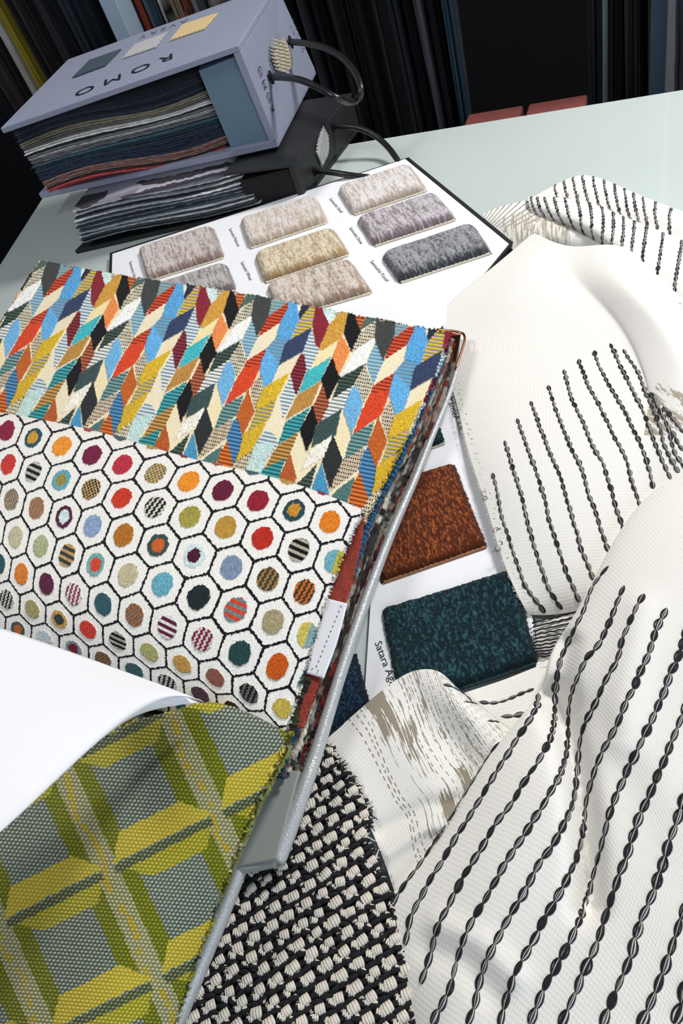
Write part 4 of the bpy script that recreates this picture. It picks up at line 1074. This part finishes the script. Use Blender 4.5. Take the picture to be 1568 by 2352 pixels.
for i in range(-34, 34):
    for j in range(-34, 34):
        if True:
            for base, la, lb, hg, ang in ((0 * up, .0060, .0056, .0026, .55), (sm, .0040, .0028, .0016, 1.15), (md, .0050, .0044, .0020, 1.05)):
                c = o0 + v1 * i + v2 * j + base
                x, y = project(c)
                if not (300 < x < 1030 and 1660 < y < 2440): continue
                if not inside(np.array([x]), np.array([y]), wp)[0]: continue
                an = ang + rg.normal(0, .12); sc = 1 + rg.normal(0, .08)
                ax = xa * math.cos(an) + xb * math.sin(an) * -1
                c = c + np.append(rg.normal(0, .0004, 2), 0) + up * (-.0004)
                nub(c, ax, la * sc, lb * sc, hg, 0)
            # black yarn lumps filling between the cream floats
            for f1, f2 in ((.30, .05), (.55, .12), (.78, .5), (.30, .55)):
                c = o0 + v1 * (i + f1) + v2 * (j + f2); x, y = project(c)
                if 300 < x < 1030 and 1660 < y < 2440 and inside(np.array([x]), np.array([y]), wp)[0]:
                    an = 2.3 + rg.normal(0, .3); ax = xa * math.cos(an) - xb * math.sin(an)
                    t = np.linspace(-1, 1, 5); pts = c[None] + ax[None] * (t * .0042)[:, None] + up[None] * (.0009 * (1 - t ** 2) - .0005)[:, None]
                    yarn_b.tube(pts, np.array([.5, .9, 1, .9, .5]) * .0017, 6)
# frayed ends along the right edge
fray = MB(); frayw = MB()
fe = np.array(WB[1:16], float)
for k in range(300):
    f = rg.random() * (len(fe) - 1.001); i = int(f); p = fe[i] + (fe[i + 1] - fe[i]) * (f - i)
    a = P(p[0] - 4 + rg.normal(0, 3), p[1], hw); L_ = .002 + .0035 * rg.random()
    dr = np.array([math.cos(rg.normal(.2, .7)), math.sin(rg.normal(.2, .7)), 0])
    t = np.linspace(0, 1, 5); pts = a[None] + dr[None] * (t * L_)[:, None] + np.array([0, 0, 1])[None] * (.0012 * np.sin(t * 3) * rg.random() - .0018 * t ** 2)[:, None] + np.cross(up, dr)[None] * (t ** 2 * rg.normal(0, .001))[:, None]
    (fray if rg.random() < .6 else frayw).tube(pts, np.linspace(.0006, .00025, 5), 4)
M_NUB = mat_plain('cream cotton yarn', (226, 217, 202), .75, var=.12, scale=400, bump=.5, bscale=2500)
M_WOOL = mat_plain('black wool yarn', (16, 16, 21), .9, var=.5, scale=700, bump=.8, bscale=2000)
nubs.build('cream_yarn', M_NUB, weave, smooth=True)
yarn_b.build('black_yarn', M_WOOL, weave, smooth=True)
fray.build('frayed_edge', M_WOOL, weave, smooth=True)
frayw.build('frayed_edge', M_NUB, weave, smooth=True)

# ------------------------------------------------------------------ embroidered ivory linen
cloth = thing('embroidered_cloth', 'folded ivory linen cloth with rows of black chain stitch at the right', 'fabric', tuple(P(1300, 1500, 0)))
IV = lin((238, 234, 226))
def brush_streaks(S, T, lo, hi, seed):
    """taupe dry brush streaks running along T inside lo < S < hi"""
    a = noise2(S * 260, T * 7, seed); b_ = noise2(S * 60, T * 3 + 7, seed + 1); c_ = noise2(S * 700, T * 60, seed + 2)
    m = (S > lo) & (S < hi)
    edge = np.minimum(S - lo, hi - S) / (hi - lo)
    return m & ((a * .55 + b_ * .55 + c_ * .25) > .66 + .10 * np.clip(.25 - edge, 0, 1) * 4)
def linen_sheet(name, ctrl, nv, nu, t=.0009, post=None, colfn=None, label=None):
    g = patch(ctrl, nv, nu)
    if post is not None: g = post(g)
    g[..., 2] = np.maximum(g[..., 2], .0018)
    V = P(g[..., 0], g[..., 1], g[..., 2])
    c = np.empty(V.shape); c[:] = IV
    if colfn is not None: c = colfn(g, c)
    o = sheet(name, V, M_LINEN, cloth, t, c)
    if label: o['label'] = label
    o_bvh = BVHTree.FromPolygons([tuple(v) for v in V[::3, ::3].reshape(-1, 3)], [tuple(int(q) for q in f) for f in gridfaces(V[::3, ::3].shape[0], V[::3, ::3].shape[1])])
    return o, V, o_bvh
def dips(lines):
    def f(g):
        for pts, w, amp in lines:
            pts = np.array(pts, float); d = np.full(g.shape[:2], 1e9)
            for a, c in zip(pts[:-1], pts[1:]):
                ab = c - a; tt = np.clip(((g[..., 0] - a[0]) * ab[0] + (g[..., 1] - a[1]) * ab[1]) / (ab @ ab), 0, 1)
                d = np.minimum(d, np.hypot(g[..., 0] - a[0] - ab[0] * tt, g[..., 1] - a[1] - ab[1] * tt))
            g[..., 2] += amp * np.exp(-(d / w) ** 2)
        return g
    return f
def shoot(bvh, x, y):
    r = rays(x, y); hit = bvh.ray_cast(Vector(CAM), Vector(r / np.linalg.norm(r)))
    return (np.array(hit[0]), np.array(hit[1])) if hit[0] is not None else None
def chain(mb, bvh, line, size, gap=.9, fat=.30, seed=0):
    """chain stitch along a line of the picture, lying on the cloth: lens shaped links of black and white strands"""
    rg = np.random.default_rng(seed)
    ln = spline1(np.array(line, float), max(8, len(line) * 8))
    pts, nrm = [], []
    for x, y in ln:
        hh_ = shoot(bvh, x, y)
        if hh_ is None: continue
        p, n = hh_
        if n @ (CAM - p) < 0: n = -n
        pts.append(p); nrm.append(n)
    if len(pts) < 4: return
    pts = np.array(pts); nrm = np.array(nrm)
    s = np.concatenate([[0], np.cumsum(np.linalg.norm(np.diff(pts, axis=0), axis=1))])
    nlink = max(1, int(round(s[-1] / (size * gap))))
    at = lambda q: np.array([np.interp(q, s, pts[:, k]) for k in range(3)]).T
    an = lambda q: np.array([np.interp(q, s, nrm[:, k]) for k in range(3)]).T
    for k in range(nlink):
        a, b_ = k / nlink * s[-1], (k + 1.12) / nlink * s[-1]
        t = np.linspace(0, 1, 7); q = a + (b_ - a) * t
        c = at(np.minimum(q, s[-1])); n = an(np.minimum(q, s[-1]))
        tg = np.gradient(c, axis=0); tg /= np.linalg.norm(tg, axis=1, keepdims=True) + 1e-9
        side = np.cross(n, tg); L_ = (b_ - a); w = L_ * fat * (1 + rg.normal(0, .12)); prof = np.sin(np.pi * t) ** .8
        sk = rg.normal(0, .12)
        for u, mi, lift in ((-.5, 0, .2), (-.24, 0, .5), (0.0, 1, .42), (.1, 0, .55), (.27, 1 if rg.random() < .55 else 0, .48), (.5, 0, .2)):
            u2 = u + rg.normal(0, .05)
            pp = c + side * (w * (u2 * prof + sk * (t - .5)))[:, None] + n * (.0002 + w * .34 * lift * prof)[:, None]
            mb.tube(pp, (w * .115) * (.55 + .5 * prof), 4, mi, cap=False)
def embroider(parent, bvh, lines, size, name='chain_stitching', fat=.30, gap=.9):
    mb = MB()
    for k, (ln, sz) in enumerate([(l, size) if not isinstance(l, tuple) else l for l in lines]): chain(mb, bvh, ln, sz, fat=fat, seed=k + 7, gap=gap)
    o = mb.build(name, [M_THREAD, M_THREADW], parent, smooth=True)
    o['label'] = 'rows of black and white chain stitch'
    return o
z4 = lambda L: [(860 + x / 2.2147, 1500 + y / 2.2147) for x, y in L]
z2 = lambda L: [(1000 + x / 2.7606, 800 + y / 2.7606) for x, y in L]

# middle fold -----------------------------------------------------------
ctrl = [[(1222, 536, .016), (1240, 541, .022), (1262, 552, .026), (1320, 566, .030), (1400, 562, .038), (1490, 596, .034), (1620, 700, .028)],
        [(1108, 632, .016), (1200, 640, .030), (1296, 640, .030), (1345, 640, .034), (1420, 640, .046), (1510, 690, .042), (1630, 780, .034)],
        [(1000, 747, .007), (1180, 760, .024), (1376, 740, .031), (1424, 735, .036), (1490, 730, .047), (1550, 770, .044), (1640, 860, .036)],
        [(1034, 885, .008), (1200, 880, .024), (1440, 870, .031), (1482, 860, .034), (1540, 850, .042), (1590, 880, .041), (1650, 940, .035)],
        [(1072, 1030, .011), (1210, 1010, .025), (1440, 990, .030), (1500, 990, .031), (1550, 990, .035), (1600, 1000, .034), (1660, 1020, .030)],
        [(1112, 1150, .013), (1220, 1130, .024), (1380, 1110, .028), (1470, 1110, .026), (1550, 1110, .026), (1610, 1110, .025), (1670, 1110, .022)],
        [(1150, 1275, .012), (1240, 1260, .020), (1340, 1245, .024), (1430, 1240, .022), (1520, 1230, .02), (1600, 1220, .018), (1680, 1210, .016)],
        [(1190, 1370, .010), (1255, 1362, .014), (1330, 1345, .018), (1420, 1330, .014), (1510, 1320, .013), (1600, 1310, .012), (1690, 1300, .010)],
        [(1214, 1412, .005), (1272, 1412, .007), (1340, 1400, .008), (1430, 1380, .006), (1520, 1370, .006), (1610, 1360, .006), (1700, 1350, .005)]]
def midcol(g, c):
    x, y = g[..., 0], g[..., 1]
    # taupe brushing at the far right, running down to the right
    S = ((x - 1490) * .83 + (y - 870) * .56) / 300; T = ((x - 1490) * -.56 + (y - 870) * .83) / 300
    m = brush_streaks(T * .6 + .5, S * 3, .46, .90, 301) & (x > 1496 - (y - 880) * .15) & (y > 830) & (y < 1000) & ((x - 1505) * .8 + (y - 900) * .35 > -4)
    c[m] = lin((170, 160, 142))
    e = (np.abs(x - np.interp(y, [745, 885, 1030, 1150, 1275, 1370, 1412], [1000, 1034, 1072, 1112, 1150, 1190, 1214]) - 14 - 5 * np.sin(y * .9)) < 1.2) & (np.sin(y * .55) > .55)
    c[e] = lin((150, 146, 136))
    return c
mid, midV, midB = linen_sheet('middle_fold', ctrl, 420, 360, colfn=midcol, label='plain ivory panel with stitched rows fanning down')
ML = [[(360, 790), (385, 880), (400, 960), (415, 1050), (440, 1130), (470, 1220), (500, 1320), (530, 1400), (560, 1490), (620, 1580), (695, 1675)],
 [(436, 585), (465, 680), (490, 760), (515, 840), (540, 920), (560, 1000), (580, 1090), (605, 1180), (630, 1270), (660, 1360), (690, 1450), (725, 1540), (800, 1655)],
 [(515, 445), (545, 530), (575, 610), (600, 680), (630, 760), (660, 850), (680, 920), (700, 990), (715, 1070), (740, 1150), (765, 1230), (795, 1320), (825, 1410), (865, 1500), (910, 1610)],
 [(600, 335), (635, 420), (660, 500), (690, 570), (715, 640), (745, 710), (785, 800), (810, 880), (830, 950), (855, 1030), (875, 1110), (900, 1180), (920, 1270), (955, 1350), (1000, 1470)],
 [(712, 235), (740, 320), (765, 400), (790, 460), (815, 530), (845, 600), (870, 660), (905, 720), (930, 780), (950, 850), (970, 930), (1000, 1000), (1025, 1080), (1050, 1160), (1095, 1290)],
 [(812, 135), (835, 220), (855, 300), (880, 360), (910, 420), (940, 480), (965, 550), (990, 610), (1030, 680), (1065, 740), (1085, 810), (1110, 890), (1130, 970), (1155, 1050), (1200, 1170)],
 [(903, 70), (935, 150), (960, 220), (990, 280), (1020, 330), (1050, 390), (1075, 440), (1105, 500), (1130, 560), (1160, 610), (1190, 670), (1215, 730), (1235, 810), (1255, 880), (1300, 1010)],
 [(1005, 15), (1030, 100), (1060, 160), (1085, 210), (1115, 260), (1145, 310), (1175, 360), (1205, 410), (1235, 480), (1265, 540), (1295, 600), (1320, 670), (1345, 740), (1380, 890)],
 [(1105, -30), (1140, 40), (1170, 110), (1200, 170), (1225, 220), (1250, 270), (1280, 330), (1310, 390), (1335, 450), (1360, 520), (1385, 590), (1415, 660), (1445, 730), (1490, 830)],
 [(1190, 5), (1220, 60), (1255, 110), (1290, 170), (1320, 250), (1350, 320), (1380, 390), (1410, 460), (1430, 530), (1445, 600), (1475, 670), (1540, 790)],
 [(1360, 280), (1400, 350), (1430, 410), (1460, 470), (1485, 540), (1500, 620), (1530, 690), (1590, 770)],
 [(1440, 370), (1490, 430), (1530, 480), (1580, 540)], [(1500, 520), (1530, 590), (1570, 650)]]
embroider(mid, midB, [z2(l) for l in ML], .0078, fat=.34)
rg = np.random.default_rng(5); fz = MB()
ex_ = [745, 885, 1030, 1150, 1275, 1370, 1412]; exx = [1000, 1034, 1072, 1112, 1150, 1190, 1214]
for k in range(420):
    y = 860 + rg.random() * 545; x = np.interp(y, ex_, exx); h_ = np.interp(y, ex_, [.012, .012, .013, .013, .012, .010, .005])
    a = P(x + 1, y, h_); t = np.linspace(0, 1, 3); L_ = .0008 + .0016 * rg.random()
    dr = P(x - 10, y + 2 + rg.normal(0, 4), h_) - a; dr /= np.linalg.norm(dr)
    fz.tube(a[None] + dr[None] * (t * L_)[:, None] - up[None] * (t ** 2 * .0004)[:, None], .00016, 3, cap=False)
fz.build('selvedge_fringe', mat_plain('ivory thread ends', (232, 227, 215), .9), mid)
lt = MB()
for bx_, by_ in ((1098, 1135), (1103, 1145), (1128, 1220), (1127, 1262), (1135, 1255)):
    for k in range(2):
        c = P(bx_ + 12, by_, .0145); r_ = .0015 + .001 * rg.random(); a0 = rg.random() * 6
        t = np.linspace(a0, a0 + 2.6 + rg.random() * 2, 12)
        lt.tube(c[None] + np.stack([np.cos(t) * r_, np.sin(t) * r_, .0006 * np.sin(t * 2)], 1) + np.append(rg.normal(0, .0012, 2), 0)[None], .00022, 4)
lt.build('loose_thread', M_THREAD, mid, smooth=True)

# rear roll: two rolled folds ---------------------------------------------
ctrl = [[(1212, 478, .004), (1280, 432, .004), (1345, 416, .004), (1420, 440, .004), (1500, 470, .004), (1640, 520, .004)],
        [(1205, 462, .014), (1275, 424, .020), (1345, 403, .026), (1425, 429, .026), (1502, 462, .026), (1640, 512, .026)],
        [(1214, 462, .018), (1285, 440, .026), (1358, 432, .031), (1436, 460, .031), (1512, 495, .031), (1640, 552, .031)],
        [(1222, 470, .012), (1300, 470, .018), (1380, 484, .022), (1456, 515, .022), (1530, 552, .022), (1640, 610, .022)],
        [(1226, 480, .006), (1310, 490, .008), (1395, 510, .010), (1470, 545, .010), (1545, 585, .010), (1640, 645, .010)]]
rear, rv, rb = linen_sheet('rear_roll', ctrl, 160, 260, label='rolled back edge of the cloth with stitched rows across it')
def param_lines(ctrl, us, v0, v1, sk=0.0, n=9):
    g = patch(ctrl, 101, 201); out = []
    for u in us:
        L_ = []
        for t in np.linspace(v0, v1, n):
            i = int(np.clip(t, 0, 1) * 100); j = int(np.clip(u + sk * (t - v0), 0, 1) * 200); L_.append(tuple(g[i, j, :2]))
        out.append(L_)
    return out
embroider(rear, rb, param_lines(ctrl, np.linspace(.20, .99, 14), .27, .95, -.09), .0068, fat=.34)
ctrl = [[(1232, 482, .004), (1275, 474, .006), (1345, 484, .006), (1420, 515, .006), (1500, 548, .006), (1640, 602, .006)],
        [(1214, 452, .022), (1262, 453, .026), (1340, 462, .030), (1420, 492, .031), (1502, 526, .031), (1640, 582, .031)],
        [(1214, 468, .024), (1264, 475, .031), (1342, 495, .036), (1416, 530, .038), (1490, 572, .038), (1620, 640, .038)],
        [(1220, 492, .018), (1272, 500, .026), (1340, 525, .031), (1408, 568, .033), (1478, 620, .033), (1600, 710, .033)],
        [(1232, 515, .010), (1284, 520, .014), (1346, 545, .018), (1405, 590, .020), (1472, 648, .020), (1590, 760, .020)],
        [(1250, 528, .006), (1300, 536, .008), (1352, 556, .010), (1404, 602, .010), (1468, 664, .010), (1590, 790, .010)]]
roll, rv, rb = linen_sheet('front_roll', ctrl, 180, 260, label='nearer rolled edge of the cloth with stitched rows across it')
embroider(roll, rb, param_lines(ctrl, np.linspace(.03, .97, 15), .2, .93, .06), .0072, fat=.36)
fz = MB()
for k in range(60):
    f = k / 59; x, y = 1500 + 80 * f, 628 + 100 * f
    a = P(x + 8, y - 2, .034); c = P(x - 10 - 8 * rg.random(), y + 6 + rg.normal(0, 5), .034); t = np.linspace(0, 1, 5)
    fz.tube(a[None] * (1 - t[:, None]) + c[None] * t[:, None] + up[None] * (.0015 * np.sin(t * 3))[:, None], .00035, 4, 0)
fz.build('thread_ends', M_THREAD, roll, smooth=True)

# left end of the roll: fine stripes and brushing ---------------------------
def stripes(g, c):
    x, y = g[..., 0], g[..., 1]
    S = (y - 540) / 100 + (x - 1150) * .0035; a = np.arctan2(y - 585, x - 1060)
    m = (np.abs(((a * 17) % 1) - .5) < .09) & (x < 1240) & (y < 515 - (x - 1150) * .12 + 8)
    c[m] = lin((90, 88, 80))
    m2 = brush_streaks(np.clip((x - 1150) / 160, 0, 1) * .9, y / 60 + x / 90, .02, .9, 333) & (y > 500 - (x - 1150) * .3) & (x > 1146)
    c[m2] = lin((176, 166, 146))
    return c
ctrl = [[(1108, 492, .005), (1150, 474, .010), (1195, 463, .014), (1235, 458, .014), (1300, 480, .008)],
        [(1116, 506, .006), (1156, 496, .014), (1200, 490, .019), (1245, 494, .020), (1310, 520, .018)],
        [(1134, 530, .006), (1170, 522, .014), (1220, 518, .020), (1290, 522, .024), (1380, 560, .024)],
        [(1158, 556, .006), (1190, 548, .012), (1240, 542, .018), (1310, 548, .022), (1400, 574, .022)],
        [(1180, 575, .005), (1210, 570, .008), (1260, 566, .012), (1320, 572, .016), (1400, 590, .016)]]
endp, _, _ = linen_sheet('striped_end', ctrl, 200, 300, colfn=stripes, label='end of the cloth with fine dark stripes and taupe brushing')

# panel of taupe brushing, lower middle ------------------------------------
def brushcol(g, c):
    x, y = g[..., 0], g[..., 1]
    nv, nu = x.shape; S = np.broadcast_to(np.linspace(0, 1, nu)[None], x.shape); T = np.broadcast_to(np.linspace(0, 1, nv)[:, None], x.shape)
    S2 = S + .03 * (noise2(T * 9, S * 0 + 3, 344) - .5)
    pn = noise2(S * 9 + 2, T * 5, 346)
    def patch_(s0, s1, t0, t1): return np.clip(np.minimum(np.minimum(S2 - s0, s1 - S2) / .03, np.minimum(T - t0, t1 - T) / .10), 0, 1)
    p = np.maximum.reduce([patch_(.20, .34, -.2, .30), patch_(.26, .42, .14, .46) * .8, patch_(.30, .44, .50, .86), patch_(.46, .56, .44, .80), patch_(.45, .53, -.2, .28) * .8, .34 * patch_(.18, .98, -.2, 1.2)])
    fine = noise2(S2 * 190, T * 9, 341); dash_ = noise2(S2 * 260, T * 34, 342)
    m = (fine * .75 + dash_ * .25) < p * (.56 + .40 * pn)
    for k, s0 in enumerate((.14, .165, .19, .40, .43, .47, .52, .57, .62, .68, .74, .8, .86)):
        m |= (np.abs(S2 - s0 - .012 * np.sin(T * 5 + k)) < .0028) & (np.sin(T * 160 + k * 2 + 4 * noise2(T * 20, S * 0 + k, 348)) > -.2)
    for k in range(12):
        m |= (np.abs(S2 - .66 - k * .026) < .0018) & (np.sin(T * 130 + k * 2.3) > .2)
    c[m] = lin((150, 141, 124))
    return c
ctrl = [[(738, 1708, .004), (800, 1652, .006), (862, 1598, .011), (925, 1552, .016), (975, 1537, .020), (1014, 1546, .020), (1042, 1572, .015), (1064, 1592, .007)],
        [(784, 1778, .004), (846, 1722, .008), (905, 1672, .013), (960, 1640, .013), (1004, 1622, .018), (1048, 1616, .024), (1092, 1630, .020), (1134, 1648, .009)],
        [(836, 1872, .004), (896, 1808, .008), (950, 1760, .013), (1000, 1728, .013), (1046, 1702, .013), (1094, 1684, .021), (1146, 1690, .018), (1196, 1704, .009)],
        [(884, 1985, .0035), (940, 1910, .008), (996, 1860, .013), (1046, 1826, .014), (1092, 1796, .013), (1140, 1772, .017), (1184, 1770, .015), (1230, 1772, .009)],
        [(915, 2080, .0035), (966, 2010, .007), (1024, 1960, .010), (1074, 1930, .012), (1120, 1900, .012), (1164, 1880, .012), (1210, 1870, .011), (1256, 1866, .008)],
        [(945, 2170, .003), (996, 2100, .005), (1050, 2060, .006), (1100, 2030, .007), (1150, 2000, .007), (1200, 1980, .007), (1240, 1960, .006), (1280, 1940, .005)]]
def brushpost(g):
    g = dips([([(880, 1905), (980, 1850), (1060, 1840)], 22, -.003), ([(890, 1960), (970, 1905), (1040, 1890)], 18, .003)])(g); return g
br, _, brb = linen_sheet('brushed_panel', ctrl, 520, 620, colfn=brushcol, post=brushpost, label='panel of the cloth with dry brushed taupe bands')
embroider(br, brb, [[(1018, 1572), (1036, 1577), (1062, 1592), (1082, 1610)], [(1066, 1612), (1096, 1618), (1130, 1640), (1160, 1648)], [(1120, 1656), (1150, 1660), (1190, 1676)]], .0066, fat=.28)

# under layer below the dark teal swatch -----------------------------------
ctrl = [[(1228, 1432, .0045), (1300, 1404, .006), (1380, 1390, .006)],
        [(1226, 1520, .0042), (1290, 1520, .005), (1360, 1520, .005)],
        [(1060, 1590, .0042), (1220, 1590, .005), (1340, 1600, .005)],
        [(1050, 1640, .004), (1180, 1680, .0045), (1300, 1720, .0045)]]
ctrl = [[(1229, 1434, .0045), (1262, 1420, .0055), (1300, 1405, .006), (1380, 1392, .006)],
        [(1232, 1490, .0042), (1270, 1480, .005), (1310, 1470, .005), (1390, 1460, .005)],
        [(1230, 1536, .0040), (1270, 1530, .005), (1310, 1530, .005), (1390, 1530, .005)]]
ud, _, udb = linen_sheet('under_layer', ctrl, 60, 90, label='lower layer of the cloth with short black thread lines')
fz = MB()
for k in range(11):
    y0 = 1430 + k * 10.5 * (1 - .025 * k); sl = -.26 + .02 * k
    n = 12; xs = np.linspace(1224 + rg.normal(0, 2), 1330, n)
    fz.tube([P(x, y0 + sl * (x - 1224) + 1.2 * math.sin(x * .3 + k), .0066) for x in xs], .0006, 5)
fz.build('thread_lines', M_THREAD, ud, smooth=True)
ctrl = [[(1040, 1600, .0042), (1100, 1580, .0042), (1165, 1558, .0042), (1236, 1530, .0042), (1300, 1510, .0042)],
        [(1060, 1650, .004), (1120, 1640, .0045), (1180, 1630, .0045), (1240, 1610, .0045), (1310, 1590, .0045)],
        [(1100, 1720, .003), (1150, 1710, .003), (1210, 1700, .003), (1260, 1690, .003), (1320, 1680, .003)]]
ul, _, ulb = linen_sheet('under_layer', ctrl, 60, 120)
embroider(ul, ulb, [[(1100, 1612), (1140, 1614), (1180, 1600), (1226, 1582)], [(1150, 1646), (1180, 1644), (1205, 1640)]], .0070, fat=.30)

# front drape --------------------------------------------------------------
ctrl = [[(1650, 1060, .010), (1660, 1052, .036), (1670, 1120, .048), (1690, 1260, .054), (1720, 1420, .05), (1760, 1560, .046)],
        [(1520, 1142, .010), (1504, 1130, .034), (1560, 1195, .050), (1620, 1330, .056), (1690, 1520, .05), (1760, 1700, .046)],
        [(1424, 1276, .010), (1402, 1262, .034), (1470, 1330, .050), (1560, 1470, .055), (1670, 1680, .05), (1760, 1840, .046)],
        [(1352, 1410, .009), (1328, 1402, .031), (1400, 1460, .047), (1510, 1600, .052), (1650, 1830, .05), (1760, 1990, .046)],
        [(1290, 1520, .008), (1266, 1504, .028), (1340, 1555, .041), (1470, 1700, .050), (1630, 1960, .05), (1760, 2140, .046)],
        [(1262, 1612, .007), (1238, 1592, .026), (1310, 1640, .036), (1440, 1790, .046), (1610, 2090, .048), (1760, 2290, .046)],
        [(1170, 1740, .006), (1142, 1716, .024), (1250, 1768, .040), (1400, 1900, .045), (1590, 2200, .047), (1740, 2420, .045)],
        [(1092, 1872, .005), (1062, 1848, .020), (1190, 1900, .038), (1350, 2020, .042), (1560, 2320, .045), (1720, 2560, .043)],
        [(1020, 1985, .004), (990, 1962, .015), (1120, 2030, .033), (1280, 2150, .038), (1520, 2440, .043), (1690, 2680, .041)],
        [(930, 2080, .003), (905, 2070, .008), (1060, 2160, .027), (1220, 2280, .034), (1470, 2550, .041), (1640, 2780, .039)],
        [(890, 2210, .002), (896, 2200, .004), (1020, 2300, .022), (1170, 2410, .030), (1420, 2650, .039), (1590, 2850, .037)],
        [(930, 2420, .002), (940, 2410, .004), (1010, 2460, .018), (1130, 2540, .027), (1370, 2740, .036), (1540, 2900, .034)]]
fpost = dips([([(1262, 1600), (1302, 1680), (1325, 1780), (1340, 1880), (1348, 1980), (1350, 2080)], 34, -.016), ([(1300, 1480), (1290, 1560), (1300, 1620)], 28, -.010),
              ([(1470, 1400), (1440, 1560), (1420, 1700)], 46, .004), ([(980, 2180), (1060, 2210), (1130, 2290)], 36, -.0025), ([(1010, 2120), (1100, 2160), (1180, 2240)], 34, .003)])
fr_, frV, frB = linen_sheet('front_drape', ctrl, 640, 460, post=fpost, label='large front fold of the cloth with long stitched rows')
FL_ = [[(635, 455), (580, 525), (533, 600), (484, 680), (442, 745), (384, 832), (334, 920), (284, 1000), (226, 1082), (166, 1160), (114, 1240), (92, 1285)],
 [(870, 70), (845, 140), (832, 205), (826, 262), (800, 320), (765, 380), (725, 440), (680, 510), (630, 590), (585, 660), (540, 740), (490, 820), (440, 900), (390, 980), (340, 1070), (285, 1150), (235, 1250), (190, 1330), (168, 1430), (152, 1485)],
 [(1191, -443), (1127, -363), (1087, -284), (1063, -210), (1027, -140), (992, -66), (955, 10), (932, 90), (920, 170), (914, 260), (912, 350), (890, 440), (855, 510), (815, 580), (765, 650), (720, 730), (670, 800), (615, 870), (565, 960), (515, 1040), (465, 1120), (415, 1210), (365, 1310), (320, 1400), (295, 1500), (265, 1600), (232, 1680)],
 [(1269, -343), (1236, -258), (1208, -186), (1176, -114), (1140, -42), (1085, 20), (1050, 90), (1015, 170), (992, 260), (986, 350), (982, 440), (970, 530), (945, 610), (905, 690), (860, 770), (810, 850), (765, 920), (710, 1000), (660, 1080), (615, 1160), (565, 1250), (510, 1340), (465, 1430), (430, 1530), (405, 1620), (380, 1720), (320, 1830), (290, 1885)],
 [(1374, -300), (1330, -230), (1296, -150), (1262, -70), (1240, 20), (1205, 90), (1170, 150), (1135, 230), (1095, 310), (1060, 390), (1042, 480), (1035, 570), (1020, 680), (1000, 780), (960, 870), (915, 960), (865, 1030), (815, 1110), (765, 1210), (710, 1300), (660, 1390), (610, 1480), (560, 1590), (530, 1690), (510, 1790), (470, 1890)],
 [(1488, -228), (1440, -140), (1410, -50), (1380, 30), (1345, 110), (1310, 190), (1275, 260), (1245, 340), (1205, 420), (1165, 490), (1130, 570), (1100, 670), (1075, 770), (1065, 870), (1045, 970), (1015, 1060), (975, 1150), (925, 1250), (870, 1340), (825, 1430), (770, 1530), (720, 1620), (680, 1730), (650, 1840), (636, 1900)],
 [(1600, -140), (1570, -60), (1540, 30), (1505, 100), (1475, 190), (1440, 270), (1405, 350), (1365, 430), (1330, 510), (1290, 590), (1255, 670), (1215, 760), (1185, 860), (1160, 960), (1130, 1070), (1100, 1180), (1070, 1290), (1025, 1400), (975, 1500), (920, 1600), (865, 1700), (825, 1800), (790, 1890)],
 [(1620, 180), (1568, 300), (1540, 380), (1505, 460), (1475, 540), (1440, 620), (1405, 710), (1365, 790), (1330, 880), (1300, 980), (1260, 1090), (1225, 1190), (1190, 1300), (1155, 1410), (1115, 1510), (1070, 1610), (1030, 1710), (975, 1830), (945, 1900)],
 [(1610, 640), (1568, 750), (1540, 850), (1510, 930), (1475, 1040), (1440, 1150), (1400, 1260), (1355, 1360), (1320, 1480), (1280, 1600), (1240, 1690), (1195, 1800), (1155, 1900)],
 [(1620, 1170), (1590, 1260), (1545, 1390), (1510, 1500), (1475, 1600), (1430, 1720), (1385, 1820), (1350, 1910)], [(1600, 1660), (1568, 1750), (1530, 1890)]]
embroider(fr_, frB, [z4(l) for l in FL_], .0088, fat=.37)
